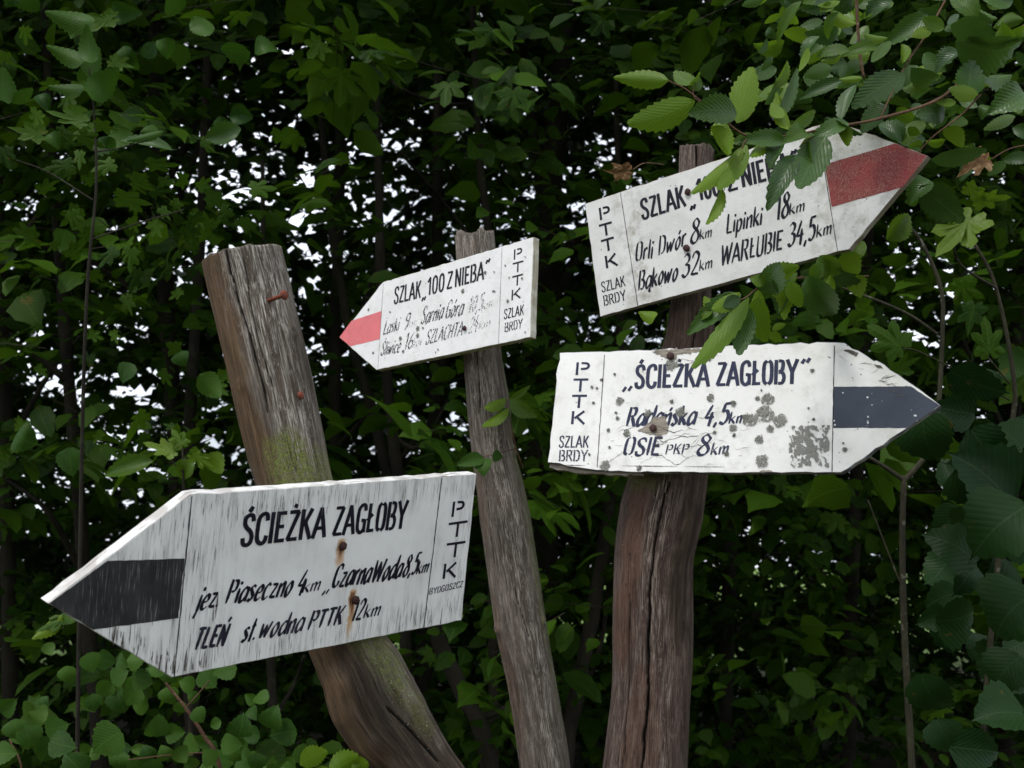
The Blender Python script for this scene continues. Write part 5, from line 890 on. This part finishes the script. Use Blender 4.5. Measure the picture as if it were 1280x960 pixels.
def sprays(S, nl, size, spread, flat=.5):
    """S (n,3) px,py,depth -> leaf matrices (n*nl, 3, 4) and owner spray index"""
    n = len(S); C = world_of(S[:, 0], S[:, 1], S[:, 2]); az = rng.random(n) * 2 * np.pi; tiltv = rng.random(n) * .7 - .15
    D = np.stack([np.cos(az) * np.cos(tiltv), np.sin(az) * np.cos(tiltv) - .25, -np.sin(tiltv)], 1); D /= np.linalg.norm(D, axis=1)[:, None]
    up = np.stack([rng.normal(0, .35, n), rng.normal(-.45, .35, n), np.full(n, flat + .35)], 1); up -= (up * D).sum(1)[:, None] * D; up /= np.linalg.norm(up, axis=1)[:, None]; Sd = np.cross(D, up)
    t = (np.arange(nl)[None] + rng.random((n, nl)) * .6) / nl - .5; side = np.where(np.arange(nl) % 2, 1, -1)[None] * np.ones((n, 1)); Ln = spread
    pos = C[:, None] + D[:, None] * (t * Ln)[..., None] + Sd[:, None] * (side * size * .25)[..., None] + rng.normal(0, size * .35, (n, nl, 3))
    ya = np.radians(rng.normal(48, 18, (n, nl))) * side; Y = D[:, None] * np.cos(ya)[..., None] + Sd[:, None] * np.sin(ya)[..., None] + rng.normal(0, .22, (n, nl, 3)); Y[..., 2] -= .22; Y /= np.linalg.norm(Y, axis=2)[..., None]
    Z = up[:, None] + rng.normal(0, .33, (n, nl, 3)); Z -= (Z * Y).sum(2)[..., None] * Y; Z /= np.linalg.norm(Z, axis=2)[..., None]; X = np.cross(Y, Z)
    s = size * np.exp(rng.normal(-.04, .3, (n, nl)))[..., None]
    Mx = np.stack([X * s, Y * s, Z * s, pos], -1).reshape(-1, 3, 4); return Mx, np.repeat(np.arange(n), nl), C, D
def instance(templates, Mx):
    ch = rng.integers(0, len(templates), len(Mx)); Vs, Ts, Us, Tt, o = [], [], [], [], 0
    for i, (V, T, U) in enumerate(templates):
        m = Mx[ch == i]
        if not len(m): continue
        W_ = np.einsum('nij,vj->nvi', m[:, :, :3], V) + m[:, None, :, 3]; k = len(m); Vs.append(W_.reshape(-1, 3)); Ts.append((T[None] + (np.arange(k) * len(V))[:, None, None] + o).reshape(-1, 3))
        Us.append(np.tile(U, (k, 1))); Tt.append(np.repeat(rng.random(k), len(V))); o += k * len(V)
    return np.vstack(Vs), np.vstack(Ts), np.vstack(Us), np.concatenate(Tt)
def twig_tubes(C, D, spread, r):
    """one thin three-sided twig per spray as arrays"""
    n = len(C); a = C - D * spread * .5; b = C + D * spread * .45; X = np.cross(D, [0, 0, 1.0]); X /= np.linalg.norm(X, axis=1)[:, None] + 1e-9; Y = np.cross(D, X); V = []
    for P, rr in ((a, r), (b, r * .35)):
        for k in range(3): V.append(P + rr * (math.cos(k * 2.094) * X + math.sin(k * 2.094) * Y))
    V = np.stack(V, 1).reshape(-1, 3); f = np.array([(0, 1, 4), (0, 4, 3), (1, 2, 5), (1, 5, 4), (2, 0, 3), (2, 3, 5)]); return V, (f[None] + (np.arange(n) * 6)[:, None, None]).reshape(-1, 3)

def not_in_front(S, C):    # keep leaves clear of the signs' own space
    return C[:, 1] > 2.75
# A: nearer sprays given to the trees
def accept(S, k, seed):
    o = thin(S[:, 0], S[:, 1]); cl = vnoise((S[:, 0] + 400) / 2200, (S[:, 1] + 900) / 2600, 26, 30, seed)
    return rng.random(len(S)) < (1 - k * o) * np.where(o > .1, .42 + 1.0 * (cl > .4), 1.0)
layers = []
S = field(DENS_A if 'DENS_A' in globals() else 1350, 3.0, 4.6, -350, 1630, -380, 1120); S = S[accept(S, .8, 91)]; S = S[(S[:, 1] < 600) | (rng.random(len(S)) < .22)]; layers.append((S, 10, .085, .34, MIDL + MIDH, 'leaf_mid', .0016))
S = field(3000, 4.6, 7.2, -450, 1730, -450, 1050); S = S[accept(S, .82, 92)]; layers.append((S, 12, .085, .42, MIDL, 'leaf_mid', .002))
layers[1:] = []; S = field(4200, 4.6, 7.2, -450, 1730, -450, 1050); S = S[accept(S, .6, 92)]; layers.append((S, 12, .08, .42, MIDL, 'leaf_mid', .002))
allM, allO, twV = [], [], []
for (S, nl, size, spread, tmpl, mat, tr) in layers:
    Mx, own, C, D = sprays(S, nl, size, spread); dist = ((C[:, None, :2] - tree_xy[None]) ** 2).sum(2) + rng.random((len(C), len(tree_xy))) * .3; who = dist.argmin(1)
    allM.append(Mx); allO.append(who[own]); twV.append((C, D, spread, tr, who))
allM = np.concatenate(allM); allO = np.concatenate(allO)
Mi = bpy.data.meshes
for i, e in enumerate(tree_objs):
    m = allM[allO == i]; loc = np.array(tuple(e.location))
    if len(m):
        q = m[:, :, 3] - np.array(tuple(CAM)); z = q @ np.array(tuple(FWD)); x = 640 + F * (q @ np.array(tuple(RIGHT))) / z; y = 480 - F * (q @ np.array(tuple(UP))) / z
        inv = (x > -20) & (x < 1300) & (y > -20) & (y < 980); score = np.where(inv, z, z + 100); order = np.argsort(score); K = min(240, int(inv.sum())); pick = order[:K]; rest = order[K:]
        for j in pick:
            o = bpy.data.objects.new('leaf', random.choice(LMESH['mid'] * 2 + LMESH['midh'] + LMESH['maple'][:2])); link(o, e); mm = m[j]; o.matrix_local = Matrix([list(mm[0]), list(mm[1]), list(mm[2]), [0, 0, 0, 1]]); o.location = tuple(mm[:, 3] - loc)
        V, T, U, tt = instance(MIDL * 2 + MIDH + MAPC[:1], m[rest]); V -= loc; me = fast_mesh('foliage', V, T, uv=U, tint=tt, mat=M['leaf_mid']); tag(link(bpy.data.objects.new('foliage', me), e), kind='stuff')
    tw = []
    for (C, D, sp_, tr, who) in twV:
        s_ = who == i
        if s_.any(): tw.append(twig_tubes(C[s_], D[s_], sp_, tr))
    if tw: V, T = join_arrays(tw); me = fast_mesh('twigs', V - loc, T, mat=M['bark_dark']); tag(link(bpy.data.objects.new('twigs', me), e), kind='stuff')
# B: the wood farther off, one mass; its canopy runs over the top of the picture, low growth closes it below
def mass(name, S, nl, size, spread, tmpl, mat):
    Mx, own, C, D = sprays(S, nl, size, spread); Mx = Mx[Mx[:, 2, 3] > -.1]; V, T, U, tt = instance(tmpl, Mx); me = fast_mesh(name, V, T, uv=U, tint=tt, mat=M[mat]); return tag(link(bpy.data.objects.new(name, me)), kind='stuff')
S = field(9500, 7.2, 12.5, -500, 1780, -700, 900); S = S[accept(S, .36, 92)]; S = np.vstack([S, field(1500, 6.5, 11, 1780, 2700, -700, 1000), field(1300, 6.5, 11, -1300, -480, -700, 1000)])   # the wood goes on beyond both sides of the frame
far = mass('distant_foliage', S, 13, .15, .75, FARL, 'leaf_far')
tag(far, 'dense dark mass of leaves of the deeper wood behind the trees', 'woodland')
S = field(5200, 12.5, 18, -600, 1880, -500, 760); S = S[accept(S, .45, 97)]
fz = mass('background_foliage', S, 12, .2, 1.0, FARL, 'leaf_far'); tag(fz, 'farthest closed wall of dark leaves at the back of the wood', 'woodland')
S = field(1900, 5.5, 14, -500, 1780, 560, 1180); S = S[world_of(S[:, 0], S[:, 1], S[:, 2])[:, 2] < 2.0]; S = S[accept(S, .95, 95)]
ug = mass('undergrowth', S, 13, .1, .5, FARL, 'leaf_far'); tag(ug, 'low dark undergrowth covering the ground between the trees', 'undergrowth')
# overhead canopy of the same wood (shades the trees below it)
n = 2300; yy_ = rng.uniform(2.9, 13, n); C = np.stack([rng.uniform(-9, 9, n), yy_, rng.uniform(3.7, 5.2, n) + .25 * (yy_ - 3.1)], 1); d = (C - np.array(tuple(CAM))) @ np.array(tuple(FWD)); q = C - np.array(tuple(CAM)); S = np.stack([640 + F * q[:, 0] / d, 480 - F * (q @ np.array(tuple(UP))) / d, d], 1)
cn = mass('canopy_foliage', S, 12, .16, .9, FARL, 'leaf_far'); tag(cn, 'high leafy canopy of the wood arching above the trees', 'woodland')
